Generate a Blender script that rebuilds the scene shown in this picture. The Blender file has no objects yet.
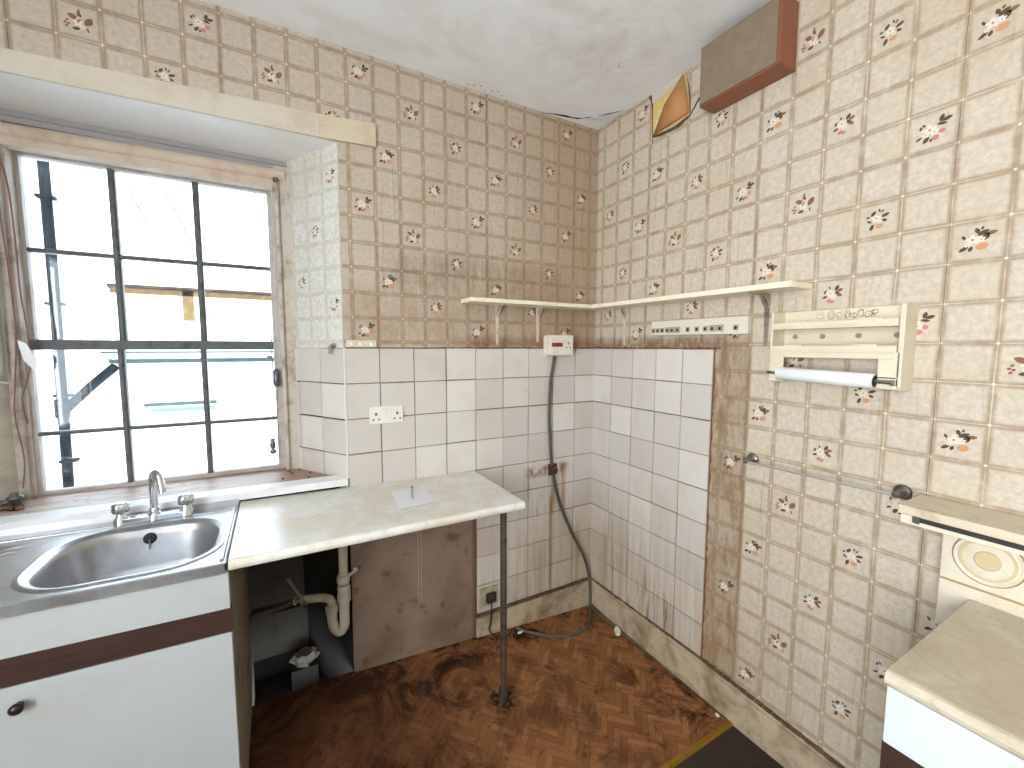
import bpy, bmesh, math, random
from mathutils import Vector, Matrix, noise
random.seed(7)
S = bpy.context.scene
COL = S.collection
# ---------------------------------------------------------------- camera
cam_d = bpy.data.cameras.new('camera'); cam = bpy.data.objects.new('camera', cam_d); COL.objects.link(cam)
cam.location = (-1.60985, -1.89990, 1.54863)
cam.rotation_euler = (1.4845, -0.0022, -0.51183)
cam_d.sensor_width = 36.0; cam_d.lens = 422.18 * 36.0 / 1024.0
cam_d.clip_start = 0.02; cam_d.clip_end = 200
S.camera = cam
# ---------------------------------------------------------------- light and exposure
W = bpy.data.worlds.new('overcast_sky'); S.world = W; W.use_nodes = True
bgn = W.node_tree.nodes['Background']
bgn.inputs[0].default_value = (0.75, 0.87, 1.0, 1); bgn.inputs[1].default_value = 8.4
def area(name, loc, rot, sx, sy, power, col):
    d = bpy.data.lights.new(name, 'AREA'); d.shape = 'RECTANGLE'; d.size = sx; d.size_y = sy
    d.energy = power; d.color = col
    o = bpy.data.objects.new(name, d); COL.objects.link(o); o.location = loc; o.rotation_euler = rot
    return o
# added fill lamp outside an unseen opening made in the left wall
area('added_side_fill', (-3.42, -2.35, 1.55), (math.radians(90), 0, math.radians(-90)), 1.5, 1.5, 95, (1.0, 0.975, 0.935))
# sky portal over the front window
pl = area('front_window_portal', (-1.99, 0.42, 1.6), (math.radians(-90), 0, 0), 0.95, 1.35, 1, (1, 1, 1))
pl.data.cycles.is_portal = True
S.view_settings.view_transform = 'Standard'; S.view_settings.look = 'None'
S.view_settings.exposure = 0.0; S.view_settings.gamma = 1.0; S.view_settings.use_curve_mapping = False
S.cycles.max_bounces = 10; S.cycles.diffuse_bounces = 6; S.cycles.transparent_max_bounces = 12
S.cycles.sample_clamp_indirect = 6.0
S.cycles.use_denoising = True

# ---------------------------------------------------------------- material helpers
def srgb(r, g, b):
    f = lambda c: (c/255/12.92) if c/255 <= .04045 else ((c/255+.055)/1.055)**2.4
    return (f(r), f(g), f(b), 1)
class NT:
    def __init__(s, name):
        s.m = bpy.data.materials.new(name); s.m.use_nodes = True; s.t = s.m.node_tree; s.n = s.t.nodes; s.l = s.t.links
        s.b = s.n['Principled BSDF']
    def new(s, t, **k):
        n = s.n.new(t)
        for a, v in k.items(): setattr(n, a, v)
        return n
    def put(s, sock, v):
        if hasattr(v, 'node'): s.l.new(v, sock)
        else: sock.default_value = v
    def math(s, op, a, b=0.0, c=0.0, clamp=False):
        n = s.new('ShaderNodeMath', operation=op, use_clamp=clamp)
        s.put(n.inputs[0], a); s.put(n.inputs[1], b); s.put(n.inputs[2], c)
        return n.outputs[0]
    def mix(s, f, a, b, mode='MIX'):
        n = s.new('ShaderNodeMix', data_type='RGBA', blend_type=mode)
        s.put(n.inputs[0], f); s.put(n.inputs[6], a); s.put(n.inputs[7], b)
        return n.outputs[2]
    def noise(s, vec, scale, detail=4, rough=.6, dist=0.0):
        n = s.new('ShaderNodeTexNoise'); s.put(n.inputs['Scale'], scale); n.inputs['Detail'].default_value = detail
        n.inputs['Roughness'].default_value = rough; n.inputs['Distortion'].default_value = dist
        if vec is not None: s.l.new(vec, n.inputs['Vector'])
        return n.outputs['Fac']
    def ramp(s, v, lo, hi, a=0.0, b=1.0):
        n = s.new('ShaderNodeMapRange', interpolation_type='SMOOTHSTEP'); s.put(n.inputs[0], v)
        n.inputs[1].default_value = lo; n.inputs[2].default_value = hi; n.inputs[3].default_value = a; n.inputs[4].default_value = b
        return n.outputs[0]
    def obj(s): return s.new('ShaderNodeTexCoord').outputs['Object']
    def pos(s):
        g = s.new('ShaderNodeNewGeometry'); x = s.new('ShaderNodeSeparateXYZ'); s.l.new(g.outputs['Position'], x.inputs[0])
        return g.outputs['Position'], x.outputs[0], x.outputs[1], x.outputs[2]
    def scale(s, vec, x, y, z):
        n = s.new('ShaderNodeVectorMath', operation='MULTIPLY'); s.l.new(vec, n.inputs[0]); n.inputs[1].default_value = (x, y, z)
        return n.outputs[0]
    def band(s, v, lo, hi, soft):
        return s.math('MULTIPLY', s.ramp(v, lo-soft, lo+soft), s.ramp(v, hi-soft, hi+soft, 1, 0))
    def bump(s, h, strength, dist=.01):
        n = s.new('ShaderNodeBump'); n.inputs['Strength'].default_value = strength; n.inputs['Distance'].default_value = dist
        s.l.new(h, n.inputs['Height']); s.l.new(n.outputs[0], s.b.inputs['Normal'])
    def color(s, v): s.put(s.b.inputs['Base Color'], v)
def mat(name, col, rough=.5, metal=0.0, dirt=None, dscale=6.0, damt=.5, bump=0.0, bscale=40, lo=.45, hi=.7, stretch=(1, 1, 1), spec=.5):
    t = NT(name); t.b.inputs['Roughness'].default_value = rough; t.b.inputs['Metallic'].default_value = metal
    t.b.inputs['Specular IOR Level'].default_value = spec
    v = t.scale(t.obj(), *stretch)
    if dirt is not None:
        f = t.math('MULTIPLY', t.ramp(t.noise(v, dscale, 6, .65, .3), lo, hi), damt)
        t.color(t.mix(f, col, dirt))
    else: t.color(col)
    if bump: t.bump(t.noise(v, bscale, 5, .6), bump)
    return t.m

# ---------------------------------------------------------------- mesh helpers
class M:
    def __init__(s): s.v = []; s.f = []; s.mi = []; s.uv = {}; s.sm = []
    def add(s, vs, fs, mi=0, smooth=False, uvs=None):
        o = len(s.v); s.v += [Vector(v) for v in vs]
        for k, f in enumerate(fs):
            if uvs: s.uv[len(s.f)] = [uvs[i] for i in f]
            s.f.append([i+o for i in f]); s.mi.append(mi); s.sm.append(smooth)
        return s
    def box(s, x0, x1, y0, y1, z0, z1, mi=0):
        x0, x1 = sorted((x0, x1)); y0, y1 = sorted((y0, y1)); z0, z1 = sorted((z0, z1))
        vs = [(x, y, z) for z in (z0, z1) for y in (y0, y1) for x in (x0, x1)]
        return s.add(vs, [(0,2,3,1),(4,5,7,6),(0,1,5,4),(2,6,7,3),(0,4,6,2),(1,3,7,5)], mi)
    def prism(s, pts, d, mi=0, smooth=False):
        d = Vector(d); n = len(pts); a = [Vector(q) for q in pts]; b = [q+d for q in a]
        fs = [list(range(n))[::-1], [n+i for i in range(n)]] + [(i, (i+1) % n, n+(i+1) % n, n+i) for i in range(n)]
        o = len(s.f); s.add(a+b, fs, mi)
        if smooth:
            for k in range(o+2, len(s.f)): s.sm[k] = True
        return s
    def tube(s, path, r, seg=12, mi=0, cap=True):
        P = [Vector(q) for q in path]; n = len(P); R = r if isinstance(r, (list, tuple)) else [r]*n
        vs = []; up = None
        for i in range(n):
            t = (P[min(i+1, n-1)]-P[max(i-1, 0)]).normalized()
            if up is None: up = t.orthogonal().normalized()
            up = (up - t*up.dot(t)).normalized(); w = t.cross(up)
            for k in range(seg):
                a = 2*math.pi*k/seg; vs.append(P[i]+(up*math.cos(a)+w*math.sin(a))*R[i])
        fs = [(i*seg+k, i*seg+(k+1) % seg, (i+1)*seg+(k+1) % seg, (i+1)*seg+k) for i in range(n-1) for k in range(seg)]
        s.add(vs, fs, mi, True)
        if cap: s.add(vs[:seg], [list(range(seg))[::-1]], mi); s.add(vs[-seg:], [list(range(seg))], mi)
        return s
    def lathe(s, c, axis, prof, seg=24, mi=0):
        """prof: list of (distance along axis, radius)"""
        a = Vector(axis).normalized(); c = Vector(c)
        return s.tube_prof([c+a*d for d, _ in prof], [max(r, .0002) for _, r in prof], a, seg, mi)
    def tube_prof(s, P, R, a, seg, mi):
        up = a.orthogonal().normalized(); w = a.cross(up); vs = []
        for p, r in zip(P, R):
            for k in range(seg):
                t = 2*math.pi*k/seg; vs.append(p+(up*math.cos(t)+w*math.sin(t))*r)
        fs = [(i*seg+k, i*seg+(k+1) % seg, (i+1)*seg+(k+1) % seg, (i+1)*seg+k) for i in range(len(P)-1) for k in range(seg)]
        s.add(vs, fs, mi, True); s.add(vs[:seg], [list(range(seg))[::-1]], mi); s.add(vs[-seg:], [list(range(seg))], mi)
        return s
    def build(s, name, mats, parent=None, origin=None, bevel=0, warp=None):
        vs = [Vector(v) for v in s.v]
        if warp: vs = [Vector(warp(v)) for v in vs]
        if parent is not None: off = Vector(parent['_o'])
        elif origin is not None: off = Vector(origin)
        else: off = Vector((0, 0, 0))
        me = bpy.data.meshes.new(name); me.from_pydata([v-off for v in vs], [], s.f); 
        for m in (mats if isinstance(mats, (list, tuple)) else [mats]): me.materials.append(m)
        me.polygons.foreach_set('material_index', s.mi); me.polygons.foreach_set('use_smooth', s.sm)
        if s.uv:
            uvl = me.uv_layers.new(name='UVMap')
            for pi, us in s.uv.items():
                for li, u in zip(me.polygons[pi].loop_indices, us): uvl.data[li].uv = u
        me.update()
        o = bpy.data.objects.new(name, me); COL.objects.link(o)
        if parent is not None: o.parent = parent
        else: o.location = off
        o['_o'] = tuple(off)
        if bevel:
            b = o.modifiers.new('bevel', 'BEVEL'); b.width = bevel; b.segments = 2; b.limit_method = 'ANGLE'; b.angle_limit = math.radians(40)
        return o
def tag(o, label, cat, group=None):
    o['label'] = label; o['category'] = cat
    if group: o['group'] = group
    return o
def thing(name, label, cat, loc, group=None):
    o = bpy.data.objects.new(name, None); COL.objects.link(o); o.location = loc; o['_o'] = tuple(loc); o.empty_display_size = .05
    return tag(o, label, cat, group)
def struct(o): o['kind'] = 'structure'; return o
def smooth_path(pts, n=6):
    P = [Vector(q) for q in pts]; out = []
    for i in range(len(P)-1):
        a, b, c, d = P[max(i-1, 0)], P[i], P[i+1], P[min(i+2, len(P)-1)]
        for k in range(n):
            t = k/n; out.append(.5*((2*b)+(c-a)*t+(2*a-5*b+4*c-d)*t*t+(3*b-a-3*c+d)*t**3))
    return out+[P[-1]]

# ---------------------------------------------------------------- measures
CEIL = 2.745; TT = 1.545; T = .153
XR, YF, XL, YB = 0.0, 0.0, -3.2, -3.4
RX, RY = -1.54, .31           # back corner of the right reveal
LX0, LX1 = -2.62, -2.43       # left reveal, front and back
SOF = 2.372
def fh(x, y):                 # the old floor rises a little towards the window wall
    a = min(max(-x/1.4, 0), 1)*.10; b = min(max(1+y/.75, 0), 1)
    return a*b*b*(3-2*b)

# ---------------------------------------------------------------- materials
def wallpaper(name, tint, bleach=False):
    t = NT(name); t.b.inputs['Roughness'].default_value = .75; t.b.inputs['Specular IOR Level'].default_value = .25
    uvn = t.new('ShaderNodeUVMap'); sp = t.new('ShaderNodeSeparateXYZ')
    P, X, Y, Z = t.pos()
    dist = t.new('ShaderNodeTexNoise'); dist.inputs['Scale'].default_value = 5; dist.inputs['Detail'].default_value = 3; t.l.new(P, dist.inputs['Vector'])
    dv = t.new('ShaderNodeVectorMath', operation='SUBTRACT'); t.l.new(dist.outputs['Color'], dv.inputs[0]); dv.inputs[1].default_value = (.5, .5, .5)
    ds = t.new('ShaderNodeVectorMath', operation='SCALE'); t.l.new(dv.outputs[0], ds.inputs[0]); ds.inputs['Scale'].default_value = .07
    ad = t.new('ShaderNodeVectorMath', operation='ADD'); t.l.new(uvn.outputs[0], ad.inputs[0]); t.l.new(ds.outputs[0], ad.inputs[1])
    t.l.new(ad.outputs[0], sp.inputs[0]); U, V = sp.outputs[0], sp.outputs[1]
    def dline(q):
        f = t.math('FRACT', q); return t.math('MINIMUM', f, t.math('SUBTRACT', 1.0, f))
    du, dvv = dline(U), dline(V); d = t.math('MINIMUM', du, dvv)
    mott = t.noise(P, 60, 5, .7); blot = t.noise(P, 7, 4, .6, .5); big = t.noise(P, 1.7, 4, .6, .4)
    base = t.mix(t.ramp(mott, .35, .65), srgb(200*tint[0], 191*tint[1], 178*tint[2]), srgb(219*tint[0], 210*tint[1], 198*tint[2]))
    base = t.mix(t.math('MULTIPLY', t.ramp(blot, .45, .7), 0.0 if bleach else .4), base, srgb(205*tint[0], 194*tint[1], 168*tint[2]))
    edge = t.ramp(d, .02, .125, 1, 0)
    edge = t.math('MULTIPLY', edge, t.ramp(t.noise(P, 22, 4), .25, .6, .45, 1))
    col = t.mix(t.math('MULTIPLY', edge, .35 if bleach else .8), base, srgb(156*tint[0], 134*tint[1], 110*tint[2]))
    lg = t.math('MULTIPLY', t.ramp(d, .006, .022, 1, 0), t.ramp(t.noise(P, 6, 3), .35, .62, .05, .8))
    col = t.mix(lg, col, srgb(226*tint[0], 214*tint[1], 190*tint[2]))
    dot = t.ramp(t.math('MAXIMUM', du, dvv), .018, .034, .75, 0)
    col = t.mix(dot, col, srgb(238, 228, 208))
    # roll joints, every fifth column
    fs = t.math('FRACT', t.math('MULTIPLY', t.math('ADD', U, .015), .2))
    seam = t.math('MULTIPLY', t.ramp(fs, .0015, .006, 1, 0), t.ramp(t.noise(P, 2.3, 3), .4, .52))
    col = t.mix(t.math('MULTIPLY', seam, .85), col, srgb(88, 66, 48))
    # damp and grease marks, with corner and under-shelf shade painted in
    grime = t.math('MULTIPLY', t.ramp(big, .5, .72), .25)
    col = t.mix(grime, col, srgb(176*tint[0], 148*tint[1], 108*tint[2]), 'MIX')
    if not bleach:
        blotch = t.ramp(t.noise(t.scale(P, 1.6, 1.6, .6), 11, 6, .7, .15), .38, .66)
        # browned strip beside the tiles on the right wall, greasy smear above the shelf, foot of the wall
        s1 = t.math('MULTIPLY', t.band(Y, -.925, -.70, .012), t.band(Z, .05, 1.60, .05))
        s2 = t.math('MULTIPLY', t.band(X, -1.15, -.2, .1), t.band(Z, 1.80, 1.97, .05))
        s3 = t.math('MULTIPLY', t.ramp(Z, .25, .9, 1, 0), t.ramp(Y, -1.6, -.8))
        s4 = t.math('MULTIPLY', t.math('MULTIPLY', t.band(Z, 1.54, 1.60, .02), t.ramp(t.math('ADD', X, Y), -.95, -.7)), 1.0)
        s5 = t.math('MULTIPLY', t.ramp(X, -.75, -.1), t.ramp(Y, -.02, -.005))  # corner shade painted into the window wall, along with damp browning
        s6 = t.math('MULTIPLY', t.band(X, -1.34, -.1, .05), t.band(Z, 1.54, 1.80, .08))  # shadow and dirt below the shelf, browned in together
        for s_, a_, c_, bl in ((s1, .85, (132, 106, 76), 1), (s2, .5, (118, 92, 60), 1), (s3, .5, (150, 122, 84), 1), (s4, .8, (108, 76, 50), 1), (s5, .45, (150, 118, 84), 0), (s6, .45, (140, 110, 78), 1)):
            f = t.math('MULTIPLY', s_, t.math('MULTIPLY', t.ramp(blotch, 0, 1, .5, 1), a_) if bl else a_)
            col = t.mix(f, col, srgb(*c_))
    t.color(col)
    wr = t.math('MULTIPLY', t.ramp(t.noise(t.scale(P, 9, 9, 1.1), 1.6, 3, .5, .4), .55, .66), 1.2)
    h = t.math('ADD', t.math('MULTIPLY', t.noise(P, 90, 4), .12), t.math('ADD', wr, t.math('MULTIPLY', t.noise(P, 6, 3), .8)))
    t.bump(h, .35, .005)
    return t.m
M_WPB = wallpaper('wallpaper_window_wall', (.90, .878, .862))
M_WPR = wallpaper('wallpaper_long_wall', (.945, .935, .915))
M_WPV = wallpaper('wallpaper_bleached', (.99, 1.03, 1.06), True)
M_LEAF = mat('motif_leaf', srgb(82, 66, 50), .8); M_BLEAF = mat('motif_brown_leaf', srgb(132, 94, 64), .8)
M_PETAL = mat('motif_petal', srgb(218, 208, 194), .8); M_ORANGE = mat('motif_orange', srgb(198, 146, 104), .8)
M_PINK = mat('motif_pink', srgb(196, 122, 116), .8); M_RED = mat('motif_russet', srgb(150, 84, 66), .8)
MOFF = 5
MOTIF = [M_LEAF, M_BLEAF, M_PETAL, M_ORANGE, M_PINK, M_RED]

def ceiling_mat():
    t = NT('ceiling_paint'); t.b.inputs['Roughness'].default_value = .85
    P, X, Y, Z = t.pos()
    c = t.mix(t.ramp(t.noise(P, 3.2, 5, .6, .6), .4, .75), srgb(240, 245, 250), srgb(228, 229, 229))
    sm = t.math('MULTIPLY', t.math('MULTIPLY', t.band(X, -.75, -.15, .15), t.band(Y, -.75, -.3, .12)), t.ramp(t.noise(P, 7, 5, .6, .3), .45, .7))
    c = t.mix(t.math('MULTIPLY', sm, .15), c, srgb(150, 132, 112)); t.color(c)
    t.bump(t.math('ADD', t.noise(P, 2.6, 4, .55), t.math('MULTIPLY', t.noise(P, 26, 4, .6), .08)), .35, .03); return t.m
M_CEIL = ceiling_mat()
def tile_mat():
    t = NT('glazed_white_tile'); t.b.inputs['Roughness'].default_value = .22
    P, X, Y, Z = t.pos()
    at = t.new('ShaderNodeAttribute', attribute_name='tint')
    c = t.mix(at.outputs['Fac'], srgb(197, 192, 186), srgb(217, 213, 207))
    c = t.mix(t.math('MULTIPLY', t.ramp(t.noise(P, 5, 5, .6, .4), .45, .75), .35), c, srgb(192, 174, 150))
    # rust runs below the cable bracket and soot drips low in the corner
    streak = t.noise(t.scale(P, 26, 26, 1.6), 1.0, 5, .7)
    rx = t.math('MULTIPLY', t.math('MULTIPLY', t.band(X, -.50, -.16, .02), t.band(Z, .62, .905, .02)), t.ramp(Y, -.03, -.02))
    rz = t.math('MULTIPLY', rx, t.ramp(streak, .45, .68))
    c = t.mix(t.math('MULTIPLY', rz, .8), c, srgb(146, 106, 58))
    core = t.math('MULTIPLY', t.math('MULTIPLY', t.band(X, -.45, -.18, .02), t.band(Z, .845, .90, .015)), t.ramp(t.noise(t.scale(P, 30, 30, 16), 1, 5, .7, .6), .36, .62))
    c = t.mix(t.math('MULTIPLY', core, t.ramp(Y, -.03, -.02, 0, .85)), c, srgb(112, 72, 38))
    line = t.math('MULTIPLY', t.band(X, -.305, -.285, .008), t.band(Z, .18, .72, .04)); c = t.mix(t.math('MULTIPLY', line, .7), c, srgb(120, 86, 48))
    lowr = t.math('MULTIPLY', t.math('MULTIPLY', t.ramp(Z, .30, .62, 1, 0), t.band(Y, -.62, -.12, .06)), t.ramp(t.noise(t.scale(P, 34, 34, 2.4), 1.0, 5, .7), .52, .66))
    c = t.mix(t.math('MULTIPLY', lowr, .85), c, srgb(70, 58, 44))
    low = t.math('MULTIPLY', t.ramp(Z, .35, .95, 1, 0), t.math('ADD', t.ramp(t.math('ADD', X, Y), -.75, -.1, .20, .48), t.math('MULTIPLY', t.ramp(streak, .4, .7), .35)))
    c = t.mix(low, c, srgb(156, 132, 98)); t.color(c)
    t.bump(t.noise(P, 9, 2), .12, .004); return t.m
M_TILE = tile_mat()
M_GROUT = mat('stained_grout', srgb(132, 108, 88), .9, dirt=srgb(60, 46, 36), dscale=7, damt=.85)
M_SKIRT = mat('grimy_cream_gloss', srgb(190, 174, 148), .5, dirt=srgb(112, 88, 60), dscale=8, damt=.8, bump=.3, lo=.38, hi=.7)
M_GRIME = mat('black_grime', srgb(40, 30, 22), .9, dirt=srgb(86, 66, 46), dscale=30, bump=.6)
M_DIRTSHADOW = mat('brown_dirt_and_shadow', srgb(84, 66, 48), .9, dirt=srgb(140, 118, 90), dscale=18, bump=.6)  # dirt lines, also the painted shadow strips under flap and skirting
M_PLASTER = mat('cracked_cream_plaster', srgb(206, 200, 186), .85, dirt=srgb(150, 138, 120), dscale=8, damt=.5, bump=.5, bscale=14)
M_DARKPL = mat('recess_shade_plaster', srgb(44, 40, 36), .95, dirt=srgb(24, 22, 20), dscale=4, damt=.8, bump=.6, bscale=12)  # recess darkness put into the plaster colour
M_WHITEP = mat('white_gloss_paint', srgb(232, 234, 236), .4, dirt=srgb(190, 186, 180), dscale=10, damt=.3, bump=.15)
M_SOFFIT = mat('white_soffit_paint', srgb(240, 240, 240), .6, dirt=srgb(222, 220, 214), dscale=5, damt=.3, bump=.2, bscale=8)
M_LINT = mat('yellowed_board_paint', srgb(204, 195, 180), .55, dirt=srgb(180, 164, 136), dscale=5, damt=.6, bump=.15)
M_SASH = mat('weathered_sash_paint', srgb(192, 186, 182), .55, dirt=srgb(160, 136, 124), dscale=9, damt=.6, bump=.4, bscale=30)
M_BAR = mat('backlit_bar_tone', srgb(88, 88, 90), .45, dirt=srgb(52, 48, 46), dscale=22, damt=.8, bump=.5)  # bars coloured dark to paint their silhouette against the window
M_PINKW = mat('bare_pinkish_wood', srgb(204, 188, 172), .7, dirt=srgb(182, 150, 130), dscale=8, damt=.7, stretch=(1, 1, 1), bump=.3)
M_JAMB = mat('peeling_jamb_paint', srgb(196, 188, 176), .7, dirt=srgb(132, 112, 94), dscale=16, damt=.7, bump=.6, bscale=40)
def glass():
    t = NT('window_glass'); n = t.n; out = n['Material Output']
    tr = n.new('ShaderNodeBsdfTransparent'); gl = n.new('ShaderNodeBsdfGlossy'); gl.inputs['Roughness'].default_value = .02
    fr = n.new('ShaderNodeFresnel'); fr.inputs[0].default_value = 1.45; mx = n.new('ShaderNodeMixShader')
    tr.inputs[0].default_value = (.95, .97, .97, 1)
    t.l.new(fr.outputs[0], mx.inputs[0]); t.l.new(tr.outputs[0], mx.inputs[1]); t.l.new(gl.outputs[0], mx.inputs[2]); t.l.new(mx.outputs[0], out.inputs[0])
    return t.m
M_GLASS = glass()

# ---------------------------------------------------------------- wallpaper motifs
def ell(m, O, u, v, n, cx, cy, a, b, ang, mi, lay, leaf=False):
    N = 10; c, s_ = math.cos(ang), math.sin(ang); vs = []
    for k in range(N):
        t = 2*math.pi*k/N; ex = a*math.cos(t); ey = b*math.sin(t)
        if leaf: ey *= abs(math.sin(t))**.6
        vs.append(O+u*(cx+ex*c-ey*s_)+v*(cy+ex*s_+ey*c)+n*(.0004*lay))
    m.add(vs, [list(range(N))], mi+MOFF)
def motif(m, O, u, v, n, kind):
    u = u*.86; v = v*.86
    R = math.radians
    E = lambda *a, **k: ell(m, O, u, v, n, *a, **k)
    L = lambda x, y, l, w, a, mi=0, lay=1: E(x, y, l*1.08, w*1.2, R(a), mi, lay, leaf=True)
    def flower(x, y, r):
        r *= .84
        for k in range(5): E(x+r*.62*math.cos(k*1.257+.4), y+r*.62*math.sin(k*1.257+.4), r*.52, r*.38, k*1.257+.4, 2, 2+.15*k)
        E(x, y, r*.2, r*.2, 0, 5, 3)
    if kind == 'cherry':
        flower(-.06, .02, .17); flower(.05, -.06, .11); flower(-.14, -.10, .09)
        L(.19, .28, .10, .05, 75); L(.31, .22, .11, .05, 15); L(.20, .12, .11, .04, -10); L(-.13, -.24, .10, .05, 55); L(-.30, -.16, .08, .03, 30); L(-.27, .14, .06, .03, 80); L(-.02, -.28, .05, .03, 80); L(-.2,.2,.05,.025,120)
        E(.08, -.24, .085, .075, R(20), 4, 2.5); E(.22, -.09, .075, .07, 0, 4, 2.5)
    elif kind == 'orange':
        flower(-.10, .03, .16); flower(.07, .02, .10); flower(-.2, -.1, .07)
        L(-.02, .27, .08, .045, 110); L(.10, .20, .12, .055, 30); L(.26, .17, .11, .05, 10, 1); L(.16, .08, .10, .06, 60); L(-.27, -.2, .11, .045, 35); L(-.13, -.22, .07, .04, 70); L(-.28, .12, .07, .03, 120); L(.08,.33,.05,.025,70)
        E(.10, -.18, .135, .10, R(15), 3, 2.6)
    elif kind == 'small_orange':
        flower(-.05, .05, .14); flower(.05, -.06, .08)
        L(-.14, .22, .09, .045, 50); L(.18, .12, .11, .045, 20); L(.1, .26, .06, .03, 60, 1); L(-.24, -.02, .07, .03, -30); L(-.16, -.22, .10, .045, 70); L(-.28, .13, .05, .03, 20); L(.16, -.04, .08, .04, -20); L(.02,.3,.05,.025,100)
        E(.04, -.2, .10, .085, R(10), 3, 2.6)
    elif kind == 'pink':
        flower(-.06, .06, .15); flower(.02, -.06, .09)
        L(.12, .24, .10, .05, 60); L(.22, .16, .09, .05, 20, 1); L(-.24, .12, .07, .03, 70); L(.2, .0, .1, .05, -30, 1); L(-.24, -.06, .08, .035, 20); L(.13, .08, .07, .04, -20); L(-.1,.26,.05,.025,110)
        E(-.10, -.2, .08, .06, R(40), 4, 2.6); E(.0, -.24, .07, .055, 0, 4, 2.7)
    else:
        flower(.0, -.05, .15); flower(.1, -.17, .09); E(.02, .02, .06, .035, .4, 5, 3.2)
        L(.27, .04, .15, .085, 55, 1, 3); L(-.13, .11, .14, .07, -25, 1); L(.02, .28, .12, .035, 80, 1); L(-.06, -.26, .1, .045, 10); L(.24, -.24, .07, .02, -75); L(.06,.2,.06,.03,100)
        for a_, b_ in ((-.28, -.04), (-.33, -.13), (-.25, -.16), (-.3, -.24)): E(a_, b_, .045, .035, .5, 5, 2)
def paper_quad(m, pts, uvs, mi=0):
    m.add(pts, [list(range(len(pts)))], mi, uvs=uvs)
def motifs(m, O, u, v, n, p, q, umin, umax, vmin, vmax, K, types, keep=lambda U, V: True, sc=1.0, off=(0, 0)):
    """p, q: pitch along u and v from O; the motif sits in cells with (I+2J)%5==K"""
    for I in range(math.floor(umin), math.ceil(umax)):
        for J in range(math.floor(vmin), math.ceil(vmax)):
            if (I+2*J) % 5 != K: continue
            U, V = I+.5+off[0], J+.5+off[1]
            if not (umin+.36 < U < umax-.36 and vmin+.36 < V < vmax-.36 and keep(U, V)): continue
            motif(m, O+u*(U*p)+v*(V*q), u*p*sc, v*q*sc, n, types[I % 5])
Z3 = Vector((0, 0, 1))
# right wall: u runs towards the camera side (-y)
PYR, PZR, YR0, ZR0 = .1075, .1065, -.919, 1.350
TYR = {4: 'cherry', 3: 'small_orange', 2: 'pink', 1: 'brown', 0: 'orange'}
# window wall: u runs +x
PXB, PZB, XB0, ZB0 = .1052, .1046, -1.735, 2.616
TYB = {4: 'cherry', 1: 'brown', 3: 'small_orange', 2: 'pink', 0: 'orange'}

# ================================================================ ROOM SHELL
# ---- wall_back (with the window recess)
wb = M()
def bq(x0, x1, z0, z1):
    paper_quad(wb, [(x0, 0, z0), (x1, 0, z0), (x1, 0, z1), (x0, 0, z1)], [((x-XB0)/PXB, (z-ZB0)/PZB) for x, z in ((x0, z0), (x1, z0), (x1, z1), (x0, z1))])
bq(XL, LX0, -.02, CEIL); bq(LX0, -1.353, SOF, CEIL); bq(-1.353, 0, -.02, CEIL)
motifs(wb, Vector((XB0, 0, ZB0)), Vector((1, 0, 0)), Z3, Vector((0, -1, 0)), PXB, PZB, (XL-XB0)/PXB, (0-XB0)/PXB, (TT-ZB0)/PZB, (CEIL-ZB0)/PZB+.22, 4, TYB,
       keep=lambda U, V: (XB0+U*PXB > -1.33 or ZB0+V*PZB > 2.40) )
def reveal(z0, z1, mi, side=1):
    a, b = ((-1.353, 0), (RX, RY)) if side > 0 else ((LX0, 0), (LX1, RY))
    L = math.dist(a, b)
    wb.add([(a[0], a[1], z0), (a[0], a[1], z1), (b[0], b[1], z1), (b[0], b[1], z0)], [(0, 1, 2, 3)], mi, uvs=[(0, (z0-ZB0)/PZB), (0, (z1-ZB0)/PZB), (-L/PXB, (z1-ZB0)/PZB), (-L/PXB, (z0-ZB0)/PZB)])
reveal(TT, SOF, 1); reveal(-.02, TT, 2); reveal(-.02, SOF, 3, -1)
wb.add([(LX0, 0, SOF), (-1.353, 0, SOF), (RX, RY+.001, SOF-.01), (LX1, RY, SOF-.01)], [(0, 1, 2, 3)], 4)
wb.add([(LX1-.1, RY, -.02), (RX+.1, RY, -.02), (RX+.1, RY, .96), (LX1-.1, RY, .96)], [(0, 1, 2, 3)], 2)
dv = (Vector((RX, RY, 0))-Vector((-1.353, 0, 0))).normalized(); nn = Vector((-abs(dv.y), dv.x, 0)).normalized()
motifs(wb, Vector((-1.353, 0, ZB0)), -dv, Z3, nn, PXB, PZB, -3.4, 0, (TT-ZB0)/PZB, (SOF-ZB0)/PZB, 1, TYB, sc=.85)
wall_back = struct(wb.build('wall_back', [M_WPB, M_WPV, M_DARKPL, M_PLASTER, M_SOFFIT]+MOTIF))
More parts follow.
